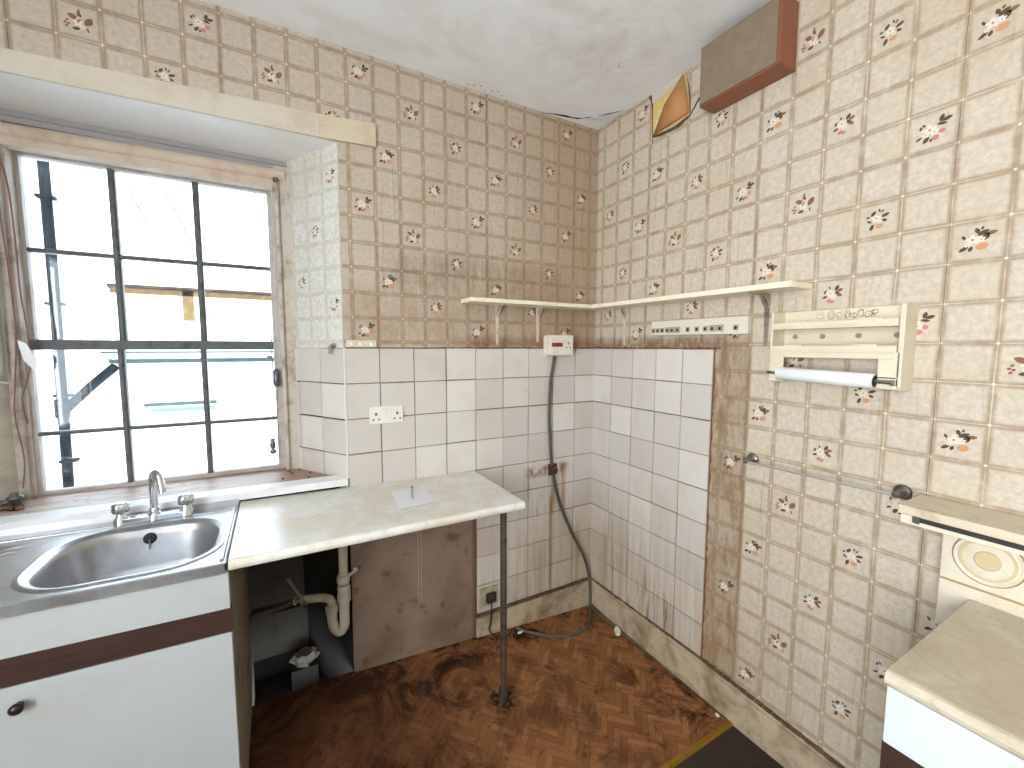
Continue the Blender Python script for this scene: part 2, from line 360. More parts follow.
# ---- wall_right
wr = M()
def rq(pts): paper_quad(wr, [(0, y, z) for y, z in pts], [((-y+YR0)/PYR, (z-ZR0)/PZR) for y, z in pts])
PE = [(-.397, 2.53), (-.388, CEIL), (-.575, CEIL), (-.600, 2.555)]   # where the corner of the paper has come away
rq([(0, -.02), (YB, -.02), (YB, 2.4), (0, 2.4)])
rq([(0, 2.4), (-.397, 2.4), (-.397, 2.55), (-.388, CEIL), (0, CEIL)])
rq([(-.397, 2.4), (-.6, 2.4), (-.6, 2.555), (-.5, 2.545), (-.397, 2.55)])
rq([(-.6, 2.4), (YB, 2.4), (YB, CEIL), (-.575, CEIL), (-.6, 2.555)])
wr.add([(.001, -.36, 2.38), (.001, -.66, 2.38), (.001, -.66, CEIL), (.001, -.36, CEIL)], [(0, 1, 2, 3)], 1)
MOFF = 2
motifs(wr, Vector((0, YR0, ZR0)), Vector((0, -1, 0)), Z3, Vector((-1, 0, 0)), PYR, PZR, YR0/PYR-.2, (-YB+YR0)/PYR, (.17-ZR0)/PZR, (CEIL-ZR0)/PZR, 3, TYR,
       keep=lambda U, V: not (YR0-U*PYR > -.80 and ZR0+V*PZR < TT+.04) and not (-.65 < YR0-U*PYR < -.33 and ZR0+V*PZR > 2.5))
M_BARE = mat('bare_yellow_plaster', srgb(214, 186, 118), .9, dirt=srgb(226, 214, 180), dscale=14, damt=.8, bump=.5)
wall_right = struct(wr.build('wall_right', [M_WPR, M_BARE]+MOTIF))
M_PBACK = mat('wallpaper_backing', srgb(188, 136, 88), .8, dirt=srgb(160, 108, 66), dscale=6, damt=.5)
pf = M()     # the flap hangs forward, its ochre back showing
pf.add([(-.012, -.568, 2.738), (-.034, -.488, 2.640), (-.004, -.402, 2.550), (-.020, -.500, 2.550), (-.012, -.602, 2.560), (-.020, -.590, 2.650)], [(0, 1, 5), (1, 3, 4, 5), (1, 2, 3)], 0, True)
o = pf.build('peeling_wallpaper', M_PBACK, wall_right); o['label'] = 'ochre back of the wallpaper curling off'
so = o.modifiers.new('t', 'SOLIDIFY'); so.thickness = .0008
m = M()
def strip(pts, x=-.0015):
    q = [(x, y+dy, z+dz) for y, z, dy, dz in pts]; p = [(x, y, z) for y, z, dy, dz in pts]; n = len(p)
    m.add(p+q, [(i, i+1, n+i+1, n+i) for i in range(n-1)])
strip([(-.392, 2.49, -.001, 0), (-.394, 2.53, -.004, 0), (-.393, 2.56, -.005, 0), (-.390, 2.62, -.004, 0), (-.386, 2.69, -.008, 0), (-.375, 2.722, -.016, 0), (-.362, 2.742, -.03, -.004)])
strip([(-.395, 2.552, 0, -.010), (-.44, 2.546, 0, -.016), (-.50, 2.540, 0, -.014), (-.55, 2.545, 0, -.020), (-.605, 2.556, 0, -.010), (-.64, 2.600, 0, -.016), (-.67, 2.622, 0, -.012), (-.71, 2.64, 0, -.018)])  # shadow under the flap drawn as a dark ragged strip
strip([(-.600, 2.56, -.006, 0), (-.597, 2.62, -.007, 0), (-.588, 2.68, -.005, 0), (-.574, 2.74, -.002, 0)])
m.build('tear_and_flap_shadow', M_DIRTSHADOW, wall_right)
m = M(); m.add([(-.002, -.384, CEIL), (-.002, -.388, 2.700), (-.002, -.46, 2.706), (-.002, -.55, 2.728), (-.002, -.572, CEIL)], [(0, 1, 2, 3, 4)]); m.build('torn_plaster', mat('torn_white_plaster', srgb(196, 190, 180), .9), wall_right)
# ---- other walls, ceiling
m = M(); WY0, WY1, WZ0, WZ1 = -3.1, -1.6, .80, 2.35  # unseen opening added to let the side fill in
for a, b, c, d in ((YB, WY0, -.02, CEIL), (WY1, 0, -.02, CEIL), (WY0, WY1, -.02, WZ0), (WY0, WY1, WZ1, CEIL)):
    m.add([(XL, a, c), (XL, b, c), (XL, b, d), (XL, a, d)], [(0, 1, 2, 3)])
struct(m.build('wall_left', M_PLASTER))
m = M(); m.add([(XL, YB, -.02), (XR, YB, -.02), (XR, YB, CEIL), (XL, YB, CEIL)], [(0, 1, 2, 3)]); struct(m.build('wall_rear', M_PLASTER))
w2 = M()
for a, b, c, d in ((WY0, WY0+.06, WZ0, WZ1), (WY1-.06, WY1, WZ0, WZ1), (WY0, WY1, WZ0, WZ0+.06), (WY0, WY1, WZ1-.06, WZ1), (WY0, WY1, 1.55, 1.59), (-2.365, -2.335, WZ0, WZ1)):
    w2.box(XL-.06, XL-.01, a, b, c, d)
struct(w2.build('added_fill_window', M_SASH))  # unseen frame added around the fill opening
m = M(); m.add([(XL, YB, CEIL), (XR+.002, YB, CEIL), (XR+.002, .002, CEIL), (XL, .002, CEIL)], [(0, 3, 2, 1)], 0)
def jag(pts, w):
    a = []; b = []
    for i, (x, y) in enumerate(pts):
        k = w*random.uniform(.5, 1.4)*(0.15 if i in (0, len(pts)-1) else 1); a.append((x, y+k)); b.append((x+k*.6, y-k))
    return a+b[::-1]
for pts, w in (([(-.36, .0), (-.30, -.018), (-.25, -.030), (-.21, -.034), (-.17, -.046), (-.13, -.085), (-.115, -.10)], .008), ([(-.10, -.115), (-.085, -.135), (-.06, -.165), (-.035, -.20), (-.02, -.222)], .012),
               ([(-.37, -.40), (-.34, -.42), (-.30, -.475), (-.25, -.53), (-.21, -.58)], .0009), ([(-.295, -.48), (-.28, -.455), (-.25, -.46)], .0012)):
    q = jag(pts, w); n = len(q)//2
    m.add([(x, y, CEIL-.0012) for x, y in q], [(i, i+1, 2*n-2-i, 2*n-1-i) for i in range(n-1)], 1 if w > .001 else 2)
# flaking lip of plaster below the crack
m.add([(-.20, -.045, CEIL-.0015), (-.12, -.10, CEIL-.012), (-.03, -.21, CEIL-.010), (-.002, -.25, CEIL-.0015), (-.002, -.1, CEIL-.0015)], [(0, 1, 2, 3, 4)], 0)
for k in range(7):
    x, y = -.80+k*.03, -.03-.01*(k % 3); m.add([(x, y, CEIL-.002), (x+.012, y+.004, CEIL-.002), (x+.009, y+.012, CEIL-.002)], [(0, 1, 2)], 2)
struct(m.build('ceiling', [M_CEIL, M_GRIME, mat('faint_plaster_crack', srgb(150, 138, 122), .9)]))  # faint brown for hairline cracks and small flakes

# ---- floor: herringbone lino, a threshold strip and dark boards beyond
def lino():
    t = NT('herringbone_lino'); t.b.inputs['Roughness'].default_value = .8; t.b.inputs['Specular IOR Level'].default_value = .12
    P, X, Y, Z = t.pos(); at = t.new('ShaderNodeAttribute', attribute_name='tint')
    uvn = t.new('ShaderNodeUVMap')
    g = t.noise(t.scale(uvn.outputs[0], 3.0, 26, 1), 1.0, 5, .65, .9)
    c = t.mix(at.outputs['Fac'], srgb(128, 86, 54), srgb(164, 114, 74))
    c = t.mix(t.math('MULTIPLY', t.ramp(g, .42, .68), .55), c, srgb(88, 48, 24))
    ux = t.new('ShaderNodeSeparateXYZ'); t.l.new(uvn.outputs[0], ux.inputs[0])
    ed = t.math('MINIMUM', ux.outputs[1], t.math('SUBTRACT', 1.0, ux.outputs[1]))
    c = t.mix(t.ramp(ed, .0, .07, .6, 0), c, srgb(70, 38, 20))
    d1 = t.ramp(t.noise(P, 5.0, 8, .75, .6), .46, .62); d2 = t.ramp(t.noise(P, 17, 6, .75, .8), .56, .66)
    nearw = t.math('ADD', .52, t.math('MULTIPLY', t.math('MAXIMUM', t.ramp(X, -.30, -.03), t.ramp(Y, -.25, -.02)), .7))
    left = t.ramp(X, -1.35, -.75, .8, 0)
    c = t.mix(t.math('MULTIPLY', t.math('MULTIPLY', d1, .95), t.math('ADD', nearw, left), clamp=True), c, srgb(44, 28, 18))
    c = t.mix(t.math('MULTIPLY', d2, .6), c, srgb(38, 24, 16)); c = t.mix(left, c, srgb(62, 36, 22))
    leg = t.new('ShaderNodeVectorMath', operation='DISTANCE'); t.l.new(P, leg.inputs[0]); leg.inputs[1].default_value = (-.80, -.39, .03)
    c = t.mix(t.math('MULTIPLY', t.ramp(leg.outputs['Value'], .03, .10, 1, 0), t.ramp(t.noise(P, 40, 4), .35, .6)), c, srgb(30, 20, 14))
    t.color(c); t.bump(t.math('ADD', t.math('MULTIPLY', t.noise(P, 5, 4), 1.5), t.math('MULTIPLY', t.noise(P, 60, 3), .1)), .2, .01)
    return t.m
M_LINO = lino()
def herringbone(x0, x1, y0, y1, w=.027, n=4, z=0):
    bm = bmesh.new(); tl = bm.loops.layers.float_color.new('tint'); ul = bm.loops.layers.uv.new('UVMap')
    L = w*n; c45 = math.sqrt(.5); rnd = random.Random(3)
    def put(a, b, la, lb, horiz):
        c = [(a, b), (a+la, b), (a+la, b+lb), (a, b+lb)]
        P = [((p-q)*c45+(x0+x1)/2, (p+q)*c45+(y0+y1)/2) for p, q in c]
        if all(p[0] < x0 for p in P) or all(p[0] > x1 for p in P) or all(p[1] < y0 for p in P) or all(p[1] > y1 for p in P): return
        f = bm.faces.new([bm.verts.new((p[0], p[1], 0)) for p in P]); t = rnd.random(); r = rnd.uniform(0, 40)
        uv = [(0, 0), (1, 0), (1, 1), (0, 1)] if horiz else [(0, 0), (0, 1), (1, 1), (1, 0)]
        for l, q in zip(f.loops, uv): l[tl] = (t, t, t, 1); l[ul].uv = (q[0]+r, q[1])
    N = int(max(x1-x0, y1-y0)/w*1.1)
    for i in range(-N, N):
        for j in range(-N, N):
            d = (i-j) % (2*n)
            if d == 0: put(i*w, j*w, L, w, True)
            elif d == 2*n-1: put(i*w, j*w, w, L, False)
    for co, no in (((x0, 0, 0), (-1, 0, 0)), ((x1, 0, 0), (1, 0, 0)), ((0, y0, 0), (0, -1, 0)), ((0, y1, 0), (0, 1, 0))):
        bmesh.ops.bisect_plane(bm, geom=bm.verts[:]+bm.edges[:]+bm.faces[:], plane_co=co, plane_no=no, clear_outer=True)
    return bm
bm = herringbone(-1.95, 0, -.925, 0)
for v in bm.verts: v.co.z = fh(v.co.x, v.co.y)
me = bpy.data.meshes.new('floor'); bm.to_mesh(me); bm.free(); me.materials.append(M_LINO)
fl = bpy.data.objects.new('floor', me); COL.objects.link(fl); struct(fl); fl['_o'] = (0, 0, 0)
M_BOARDS = mat('dark_stained_boards', srgb(52, 40, 34), .8, dirt=srgb(30, 22, 18), dscale=5, damt=.8, bump=.5)
m = M(); m.add([(XL, YB, -.004), (XR, YB, -.004), (XR, -.925, -.004), (XL, -.925, -.004)], [(0, 1, 2, 3)])
m.add([(XL, -.925, -.005), (-1.9, -.925, -.005), (-1.9, 0, -.005), (XL, 0, -.005)], [(0, 1, 2, 3)])
m.add([(LX1-.2, -.06, -.018), (-1.33, -.06, -.018), (-1.33, RY+.02, -.018), (LX1-.2, RY+.02, -.018)], [(0, 1, 2, 3)])
gx = [-1.95+1.95*i/40 for i in range(41)]; gy = [-.925+.925*j/24 for j in range(25)]
m.add([(x, y, fh(x, y)-.003) for x in gx for y in gy], [(i*25+j, (i+1)*25+j, (i+1)*25+j+1, i*25+j+1) for i in range(40) for j in range(24)])
m.build('subfloor', M_BOARDS, fl)
M_BRASS = mat('worn_brass', srgb(176, 138, 58), .4, .8, dirt=srgb(70, 52, 28), dscale=12, damt=.7)
m = M(); m.prism([(0, -.918, .001), (0, -.921, .005), (0, -.936, .005), (0, -.942, -.003), (0, -.918, -.003)], (-1.95, 0, 0))
tr = struct(m.build('trim_1', M_BRASS)); 

# ---- skirting
m = M(); K = 12
for i in range(K):
    xa, xb = -.757+.757*i/K, -.757+.757*(i+1)/K
    for y, z0, z1 in ((-.018, -.03, .150), (-.024, .150, .162)):
        m.box(xa, xb, y, 0, z0, z1+random.uniform(-.0015, .0015))
bb = struct(m.build('baseboard_back', M_SKIRT))
m = M(); m.box(-.757, -.02, -.0235, 0, .163, .171); m.build('grime_line', M_DIRTSHADOW, bb)
m = M()
def rskirt(y0, y1, za, zb):
    for x, l, h in ((-.020, -.05, 0), (-.014, 0, .012), (-.022, .012, .020)):
        m.add([(x, y0, (za+l if l >= 0 else -.03)), (x, y1, (zb+l if l >= 0 else -.03)), (x, y1, zb+h), (x, y0, za+h), (0, y0, (za+l if l >= 0 else -.03)), (0, y1, (zb+l if l >= 0 else -.03)), (0, y1, zb+h), (0, y0, za+h)],
              [(0, 1, 2, 3), (4, 7, 6, 5), (3, 2, 6, 7), (0, 4, 5, 1)])
rskirt(0, -.8, .153, .152); rskirt(-.8, -1.4, .152, .128); rskirt(-1.4, YB, .128, .128)
br = struct(m.build('baseboard_right', M_SKIRT))
m = M()
for i in range(40):
    y = -.03-i*.034; z = .172 if y > -.8 else .172-(-.8-y)*.04
    m.add([(-.0225, y, z-.001), (-.0225, y-.034, z-.001), (-.004, y-.034, z+random.uniform(.002, .007)), (-.004, y, z+.004)], [(0, 1, 2, 3)])
m.build('grime_line', M_DIRTSHADOW, br)
m = M(); m.tube([(-.030, -.05, .012), (-.028, -.25, .010), (-.026, -.6, .008), (-.026, -.92, .006)], [.020, .011, .005, .002], 8); m.build('floor_grime_and_shadow', M_DIRTSHADOW, br)  # gunk at the corner, thinning into a painted shadow line along the skirting

# ---- tiled splashbacks (children of their walls)
def tiles(name, parent, cols, rows, place, skip=lambda c, r: False, lift=.004):
    vs, fs, tint = [], [], []; rnd = random.Random(11)
    bm = bmesh.new(); tl = bm.loops.layers.float_color.new('tint'); g = .0016
    for ci in range(len(cols)-1):
        for ri in range(len(rows)-1):
            if skip(ci, ri): continue
            a0, a1 = cols[ci]+g, cols[ci+1]-g; r0, r1 = rows[ri]-g, rows[ri+1]+g
            jx, jz = rnd.uniform(-.0012, .0012), rnd.uniform(-.0012, .0012); d = [lift+rnd.uniform(-.0008, .0008) for _ in range(4)]
            c = [(a0+jx, r0+jz), (a1+jx, r0+jz), (a1+jx, r1+jz), (a0+jx, r1+jz)]
            cen = ((a0+a1)/2, (r0+r1)/2); t = rnd.random()
            top = [bm.verts.new(place(cen[0]+(x-cen[0])*(1-.0016/abs(a1-a0)*2), cen[1]+(z-cen[1])*(1-.0032/abs(r1-r0)), dd)) for (x, z), dd in zip(c, d)]
            bot = [bm.verts.new(place(x, z, 0)) for x, z in c]
            F = [bm.faces.new(top)]+[bm.faces.new((top[k], top[(k+1) % 4], bot[(k+1) % 4], bot[k])) for k in range(4)]
            for f in F:
                for l in f.loops: l[tl] = (t, t, t, 1)
    bmesh.ops.recalc_face_normals(bm, faces=bm.faces[:])
    me = bpy.data.meshes.new(name); bm.to_mesh(me); bm.free(); me.materials.append(M_TILE)
    o = bpy.data.objects.new(name, me); COL.objects.link(o); o.parent = parent; o['_o'] = (0, 0, 0); return o
ROWS = [TT-k*T for k in range(9)]+[.172]
bc = [0]+[.137+k*T for k in range(8)]+[1.351]
to = tiles('tiling', wall_back, bc, ROWS, lambda a, z, d: (-a, -.001-d, z), skip=lambda c, r: (c >= 5 and r >= 4))
to = tiles('tiling', wall_back, [.0, .153, .306, .362], ROWS[:5], lambda a, z, d: (-1.353+dv.x*a+nn.x*(d+.001), dv.y*a+nn.y*(d+.001), z), skip=lambda c, r: False)
rc = [0]+[.155+k*T for k in range(5)]
to = tiles('tiling', wall_right, rc, ROWS, lambda a, z, d: (-.001-d, -a, z))
m = M(); m.box(-.757, 0, -.0012, 0, .165, TT+.002); m.box(-1.353, -.757, -.0012, 0, .93, TT+.002); m.build('grout', M_GROUT, wall_back)
m = M(); m.box(-.0012, 0, -.772, 0, .165, TT+.003); m.build('grout', M_GROUT, wall_right)
m = M(); m.tube([(-1.353, -.003, .985), (-1.353, -.003, TT)], .0045, 8); m.build('corner_bead', mat('white_corner_bead', srgb(214, 214, 212), .35), wall_back)
# ragged mortar edge along the top of the tiles
rg = M(); rr = random.Random(5); n = 60; p0 = []; p1 = []
for i in range(n+1):
    y = -.80*i/n; p0.append((-.0065, y, TT-.0015)); p1.append((-.0055, y, TT+.003+rr.random()*.008))
rg.add(p0+p1, [(i, i+1, n+2+i, n+1+i) for i in range(n)]); p0 = []; p1 = []
for i in range(n+1):
    z = .18+(TT-.18)*i/n; p0.append((-.0055, -.769, z)); p1.append((-.002, -.771-rr.random()*.008, z))
rg.add(p0+p1, [(i, i+1, n+2+i, n+1+i) for i in range(n)])
rg.build('mortar_edge', mat('brown_mortar', srgb(122, 80, 54), .95, dirt=srgb(78, 52, 36), dscale=30), wall_right)
rg = M(); p0 = []; p1 = []
for i in range(n+1):
    x = -1.34*i/n; p0.append((x, -.0065, TT-.0015)); p1.append((x, -.0055, TT+.001+rr.random()*(.006 if x > -.95 else .002)))
rg.add(p0+p1, [(i, i+1, n+2+i, n+1+i) for i in range(n)]); rg.build('mortar_edge', bpy.data.materials['brown_mortar'], wall_back)

# ---- trims: painted board over the window opening and the white sill edge
m = M()
def slab(x0, z0, z1, x1, w0, w1, mi):
    m.prism([(x0, -.014, z0), (x1, -.014, w0), (x1, -.014, w1), (x0, -.014, z1)], (0, .014, 0), mi)
slab(-2.75, 2.350, 2.404, -1.42, 2.372, 2.460, 0); slab(-1.42, 2.372, 2.460, -1.203, 2.383, 2.476, 1)
struct(m.build('trim_2', [M_LINT, mat('bare_yellow_pine', srgb(204, 192, 168), .6, dirt=srgb(176, 156, 122), dscale=7, damt=.5)], bevel=.002))
m = M(); m.prism([(-2.60, -.020, .962), (-2.60, -.020, .992), (-2.60, .048, .996), (-2.60, .048, .962)], (1.245, 0, 0))
struct(m.build('trim_3', M_WHITEP, bevel=.003, warp=lambda v: (v.x, v.y, v.z+.012*(-v.x-1.36)-.004)))

# ---- window_1
win = bpy.data.objects.new('window_1', None); COL.objects.link(win); win.location = (-1.99, RY, .98); win['_o'] = tuple(win.location); struct(win)
GX0, GX1, GB, GT, MR = -2.385, -1.612, 1.000, 2.236, 1.556
VB = (-2.137, -1.872)
m = M()
m.box(LX1-.04, GX0-.012, RY-.02, RY+.12, .96, 2.34); m.box(GX1+.030, RX+.03, RY-.03, RY+.12, .96, 2.34)
m.box(GX1+.030, GX1+.045, RY-.045, RY-.03, .985, 2.30); m.box(LX1+.006, LX1+.022, RY-.045, RY-.02, .985, 2.30)
m.box(LX1-.04, RX+.03, RY+.02, RY+.14, GT+.03, 2.40)
m.build('window_frame', M_JAMB, win, bevel=.003)
m = M(); m.tube([(LX1+.0, RY-.02, 2.292), (RX, RY-.02, 2.300)], .026, 14); m.box(LX1, RX, RY-.032, RY+.02, GT+.006, 2.285); m.build('head_board', M_PINKW, win)
m = M(); m.box(LX1-.03, RX+.01, RY-.022, RY+.02, 2.322, 2.372); m.box(LX1-.03, RX+.01, RY-.03, RY+.02, 2.342, 2.350); m.build('head_moulding', mat('blue_grey_gloss', srgb(156, 155, 156), .4), win)
# sill board inside
m = M(); m.prism([(-2.60, 0.045, .955), (-1.375, .045, .955), (-1.535, .325, .955), (-2.44, .325, .955)], (0, 0, .024))
sm = NT('worn_red_sill'); P, X, Y, Z = sm.pos(); sm.b.inputs['Roughness'].default_value = .5
c = sm.mix(sm.ramp(sm.noise(sm.scale(P, 3, 14, 3), 2.2, 6, .7, .6), .38, .62), srgb(160, 128, 114), srgb(198, 184, 178))
c = sm.mix(sm.ramp(sm.noise(P, 26, 5, .7), .60, .70), c, srgb(88, 58, 44)); c = sm.mix(sm.math('MULTIPLY', sm.ramp(X, -1.95, -1.7), .75), c, srgb(158, 122, 104)); sm.color(c)
m.build('window_sill', sm.m, win, warp=lambda v: (v.x, v.y, v.z+.012*(-v.x-1.36)), bevel=.002)
# upper sash (outer) and lower sash (inner)
def sash(name, y0, y1, z0, z1, hb, bott, topr, st, bar):
    m = M(); m.box(GX0-.035, GX0, y0, y1, z0, z1); m.box(GX1, GX1+.032, y0, y1, z0, z1)
    m.box(GX0, GX1, y0, y1, z1-topr, z1, 1 if topr < .05 and name == 'lower_sash' else 0); m.box(GX0, GX1, y0, y1, z0, z0+bott, 1 if name == 'upper_sash' else 0)
    s = m.build(name, [M_SASH, M_BAR], win, bevel=.002)
    m = M()
    for x in VB: m.prism([(x-bar, y0+.004, z0+bott), (x-bar*.45, y0-.004, z0+bott), (x+bar*.45, y0-.004, z0+bott), (x+bar, y0+.004, z0+bott), (x+bar, y1-.006, z0+bott), (x-bar, y1-.006, z0+bott)], (0, 0, z1-z0-bott-topr))
    m.prism([(GX0, y0+.004, hb-bar*.7), (GX0, y0-.003, hb-bar*.3), (GX0, y0-.003, hb+bar*.3), (GX0, y0+.004, hb+bar*.7), (GX0, y1-.006, hb+bar*.7), (GX0, y1-.006, hb-bar*.7)], (GX1-GX0, 0, 0))
    g = m.build('glazing_bars', M_BAR, s)
    m = M(); m.box(GX0, GX1, y1-.012, y1-.009, z0+bott, z1-topr); m.build('glass_pane', M_GLASS, s)
    return s
sash('upper_sash', .350, .385, MR-.016, GT+.03, 1.904, .034, .030, .03, .011)
sash('lower_sash', .305, .342, .985, MR+.018, 1.222, .018, .038, .03, .010)
# sash cords, lift and frayed flex
def cordpart(name, pts, r, mt, parent=win): 
    m = M(); m.tube(smooth_path(pts, 5), r, 8); return m.build(name, mt, parent)
M_REDC = mat('faded_red_flex', srgb(138, 88, 82), .6, dirt=srgb(96, 74, 70), dscale=30); M_METAL = mat('tarnished_metal', srgb(112, 112, 114), .35, .9, dirt=srgb(60, 54, 48), dscale=40, damt=.7)
cordpart('sash_cord', [(-1.592, .262, 2.27), (-1.590, .262, 1.9), (-1.596, .262, 1.6)], .003, M_SASH)
cordpart('sash_cord', [(-1.618, .275, 1.62), (-1.622, .278, 1.35), (-1.630, .278, 1.13)], .0022, M_METAL)
m = M(); m.lathe((-1.632, .278, 1.135), (0, 0, -1), [(0, .003), (.006, .014), (.014, .007), (.02, .012), (.04, .012), (.05, .006), (.056, .013), (.066, .013), (.072, .004)], 14); m.build('cord_weight', M_METAL, win)
m = M(); m.lathe((-1.606, .282, 1.45), (0, 0, -1), [(0, .006), (.006, .012), (.07, .013), (.08, .008)], 12); m.lathe((-1.606, .262, 1.432), (0, 1, 0), [(0, .008), (.012, .009)], 12); m.build('sash_pulley', M_METAL, win)
m = M(); m.box(-1.64, -1.618, .29, .304, 1.50, 1.508); m.lathe((-1.628, .296, 1.505), (0, -1, 0), [(0, .004), (.014, .006), (.02, .003)], 10); m.build('sash_stop', mat('red_brown_knob', srgb(112, 60, 52), .4), win)
m = M(); m.lathe((-1.575, .268, 2.272), (0, -1, 0), [(0, .011), (.006, .011), (.008, .006), (.014, .005)], 12); m.build('pulley_cap', M_METAL, win)
# red flex hanging beside the left jamb, pale plastic clip, dark tube
rf = M(); rf.tube(smooth_path([(-2.425, .262, 2.19), (-2.405, .262, 2.21), (-2.385, .262, 2.1), (-2.380, .262, 1.9), (-2.380, .262, 1.75), (-2.372, .262, 1.6), (-2.375, .262, 1.47), (-2.400, .262, 1.36), (-2.392, .262, 1.27)], 5), .0024, 8)
rf.tube(smooth_path([(-2.41, .255, 2.2), (-2.408, .255, 2.0), (-2.40, .255, 1.8), (-2.398, .255, 1.6), (-2.412, .255, 1.42), (-2.42, .255, 1.3), (-2.408, .255, 1.15), (-2.418, .255, 1.04)], 5), .0024, 8)
tag(rf.build('flex', M_REDC, origin=(-2.41, .26, 1.04)), 'thin faded red flex hanging down the left jamb of the window', 'cable')
m = M(); m.prism([(-2.395, .250, 1.57), (-2.375, .250, 1.56), (-2.352, .250, 1.50), (-2.358, .250, 1.46), (-2.385, .250, 1.50)], (0, .006, 0)); tag(m.build('paper_tag', M_WHITEP, origin=(-2.37, .255, 1.46)), 'small white scrap caught on the red flex by the window', 'scrap')
m = M(); m.tube(smooth_path([(-2.452, .235, 2.16), (-2.440, .235, 1.9), (-2.442, .235, 1.55), (-2.446, .235, 1.45)], 4), .013, 10); m.tube(smooth_path([(-2.446, .235, 1.46), (-2.45, .235, 1.43), (-2.42, .24, 1.42)], 4), .004, 8)
tag(m.build('conduit', mat('pale_conduit_paint', srgb(190, 190, 186), .5), origin=(-2.446, .235, 1.43)), 'pale painted conduit on the left window reveal', 'pipe')
m = M(); m.lathe((-2.425, .215, .985), (0, 0, 1), [(0, .016), (.024, .015), (.027, .021), (.038, .021), (.041, .013), (.050, .011)], 18); m.tube([(-2.425, .215, 1.012), (-2.47, .19, .999)], .012, 10)
tag(m.build('pipe_stub', M_METAL, origin=(-2.425, .215, .985)), 'small grey metal pipe fitting at the left end of the sill', 'pipe fitting')
m = M(); m.tube(smooth_path([(-2.40, .145, .996), (-2.44, .16, 1.002), (-2.50, .14, 1.002), (-2.54, .1, .999)], 5), .010, 10); m.lathe((-2.40, .145, .996), (1, .4, 0), [(0, .013), (.02, .013)], 12)
tag(m.build('tap_tail', mat('coppery_metal', srgb(128, 100, 86), .4, .8, dirt=srgb(64, 48, 42), dscale=30), origin=(-2.45, .15, .988)), 'curved coppery pipe end lying on the left of the sill', 'pipe')
m = M(); 
for x, y in ((-1.56, .20), (-1.50, .10), (-1.60, .13), (-1.53, .25), (-1.57, .24), (-1.49, .17)): m.lathe((x, y, .982), (0, 0, 1), [(0, .003), (.004, .004), (.006, .001)], 7)
o = tag(m.build('dead_flies', M_GRIME, origin=(-1.54, .17, .982)), 'scatter of dark specks at the right end of the sill', 'debris'); o['kind'] = 'stuff'

# ================================================================ OUTSIDE
M_RENDERW = mat('white_render', srgb(232, 232, 228), .9); M_PIPE = mat('black_downpipe', srgb(14, 17, 20), .9, dirt=srgb(40, 46, 50), dscale=6, damt=.6, spec=.1)
nb = thing('neighbouring_house', 'white rendered house seen through the window, with dark downpipe and gutter', 'house', (-3, 4.8, -1))
m = M(); m.box(-3.3, 3, 4.5, 6.9, -1.5, 1.40); m.box(-9, -3.3, 4.55, 4.85, -1.5, 6.5); m.build('wall', M_RENDERW, nb)
m = M(); m.prism([(-3.3, 4.42, 1.46), (-3.3, 6.4, 1.95), (-3.3, 6.4, 1.85), (-3.3, 4.42, 1.42)], (6.3, 0, 0)); m.build('roof', mat('pale_lit_slates', srgb(200, 204, 206), .6), nb)
m = M(); m.box(-3.22, 3, 4.40, 4.50, 1.36, 1.40); m.box(-3.28, 3, 4.38, 4.41, 1.475, 1.497); m.tube([(-3.2, 4.41, 1.44), (3, 4.41, 1.44)], .028, 10, 1); m.build('gutter', [mat('grey_green_fascia', srgb(46, 60, 58), .8, spec=.1), M_RENDERW], nb)
m = M(); m.tube([(-3.655, 4.45, -1), (-3.62, 4.45, 2.2), (-3.615, 4.45, 5)], .045, 12)
for z in (2.0, 1.02, .3, 3.1): m.box(-3.69, -3.55, 4.40, 4.5, z-.015, z+.015)
m.tube([(-3.61, 4.42, .86), (-3.38, 4.42, 1.12), (-3.17, 4.42, 1.33)], .045, 12); m.lathe((-3.64, 4.45, .98), (0, 0, -1), [(0, .06), (.2, .06)], 12); m.build('downpipe', M_PIPE, nb)
m = M(); m.box(-2.96, -2.26, 4.46, 4.5, .845, .885, 0); m.box(-2.90, -2.28, 4.47, 4.5, .77, .835, 1); m.box(-2.9, -2.28, 4.46, 4.5, .825, .845, 2)
m.build('window', [mat('green_grey_lintel', srgb(60, 72, 66), .8, spec=.1), mat('pale_green_pane', srgb(84, 106, 92), .6), M_RENDERW], nb)
fb = thing('far_house', 'far white house through the upper sash, ochre brick edge under its roof', 'house', (0, 7.5, -1))
K = 7.5; f = (K+1.9)/(4.5+1.9)
def far(x, z): return (-1.61+(x+1.61)*f, 1.549+(z-1.549)*f)
ax, az = far(-3.19, 2.22); bx, bz = far(-1.2, 2.19); cx_, cz = far(-2.50, 1.3)
m = M(); m.box(ax, bx+3, K, K+4, -1, az-.02); m.build('wall', M_RENDERW, fb)
m = M(); m.prism([(ax-.1, K-.12, az), (bx+3, K-.12, az), (bx+3, K-.12, az+.04), (ax-.1, K-.12, az+.04)], (0, .4, 0)); m.build('eaves', mat('dark_brown_eaves', srgb(40, 26, 14), .8, dirt=srgb(120, 84, 40), dscale=5), fb)
m = M(); m.box(ax, bx+3, K-.03, K, az-.10, az-.01); m.box(cx_-.06, cx_+.10, K-.03, K, az-.8, az-.01); m.build('brick_edge', mat('ochre_brick', srgb(104, 80, 44), .9, dirt=srgb(150, 124, 80), dscale=8), fb)
m = M(); m.prism([(ax-.1, K-.1, az+.04), (ax-.1, K+3, az+1.0), (ax-.1, K+3, az+.9), (ax-.1, K-.1, az)], (bx+3.1-ax, 0, 0)); m.build('roof', bpy.data.materials['pale_lit_slates'], fb)
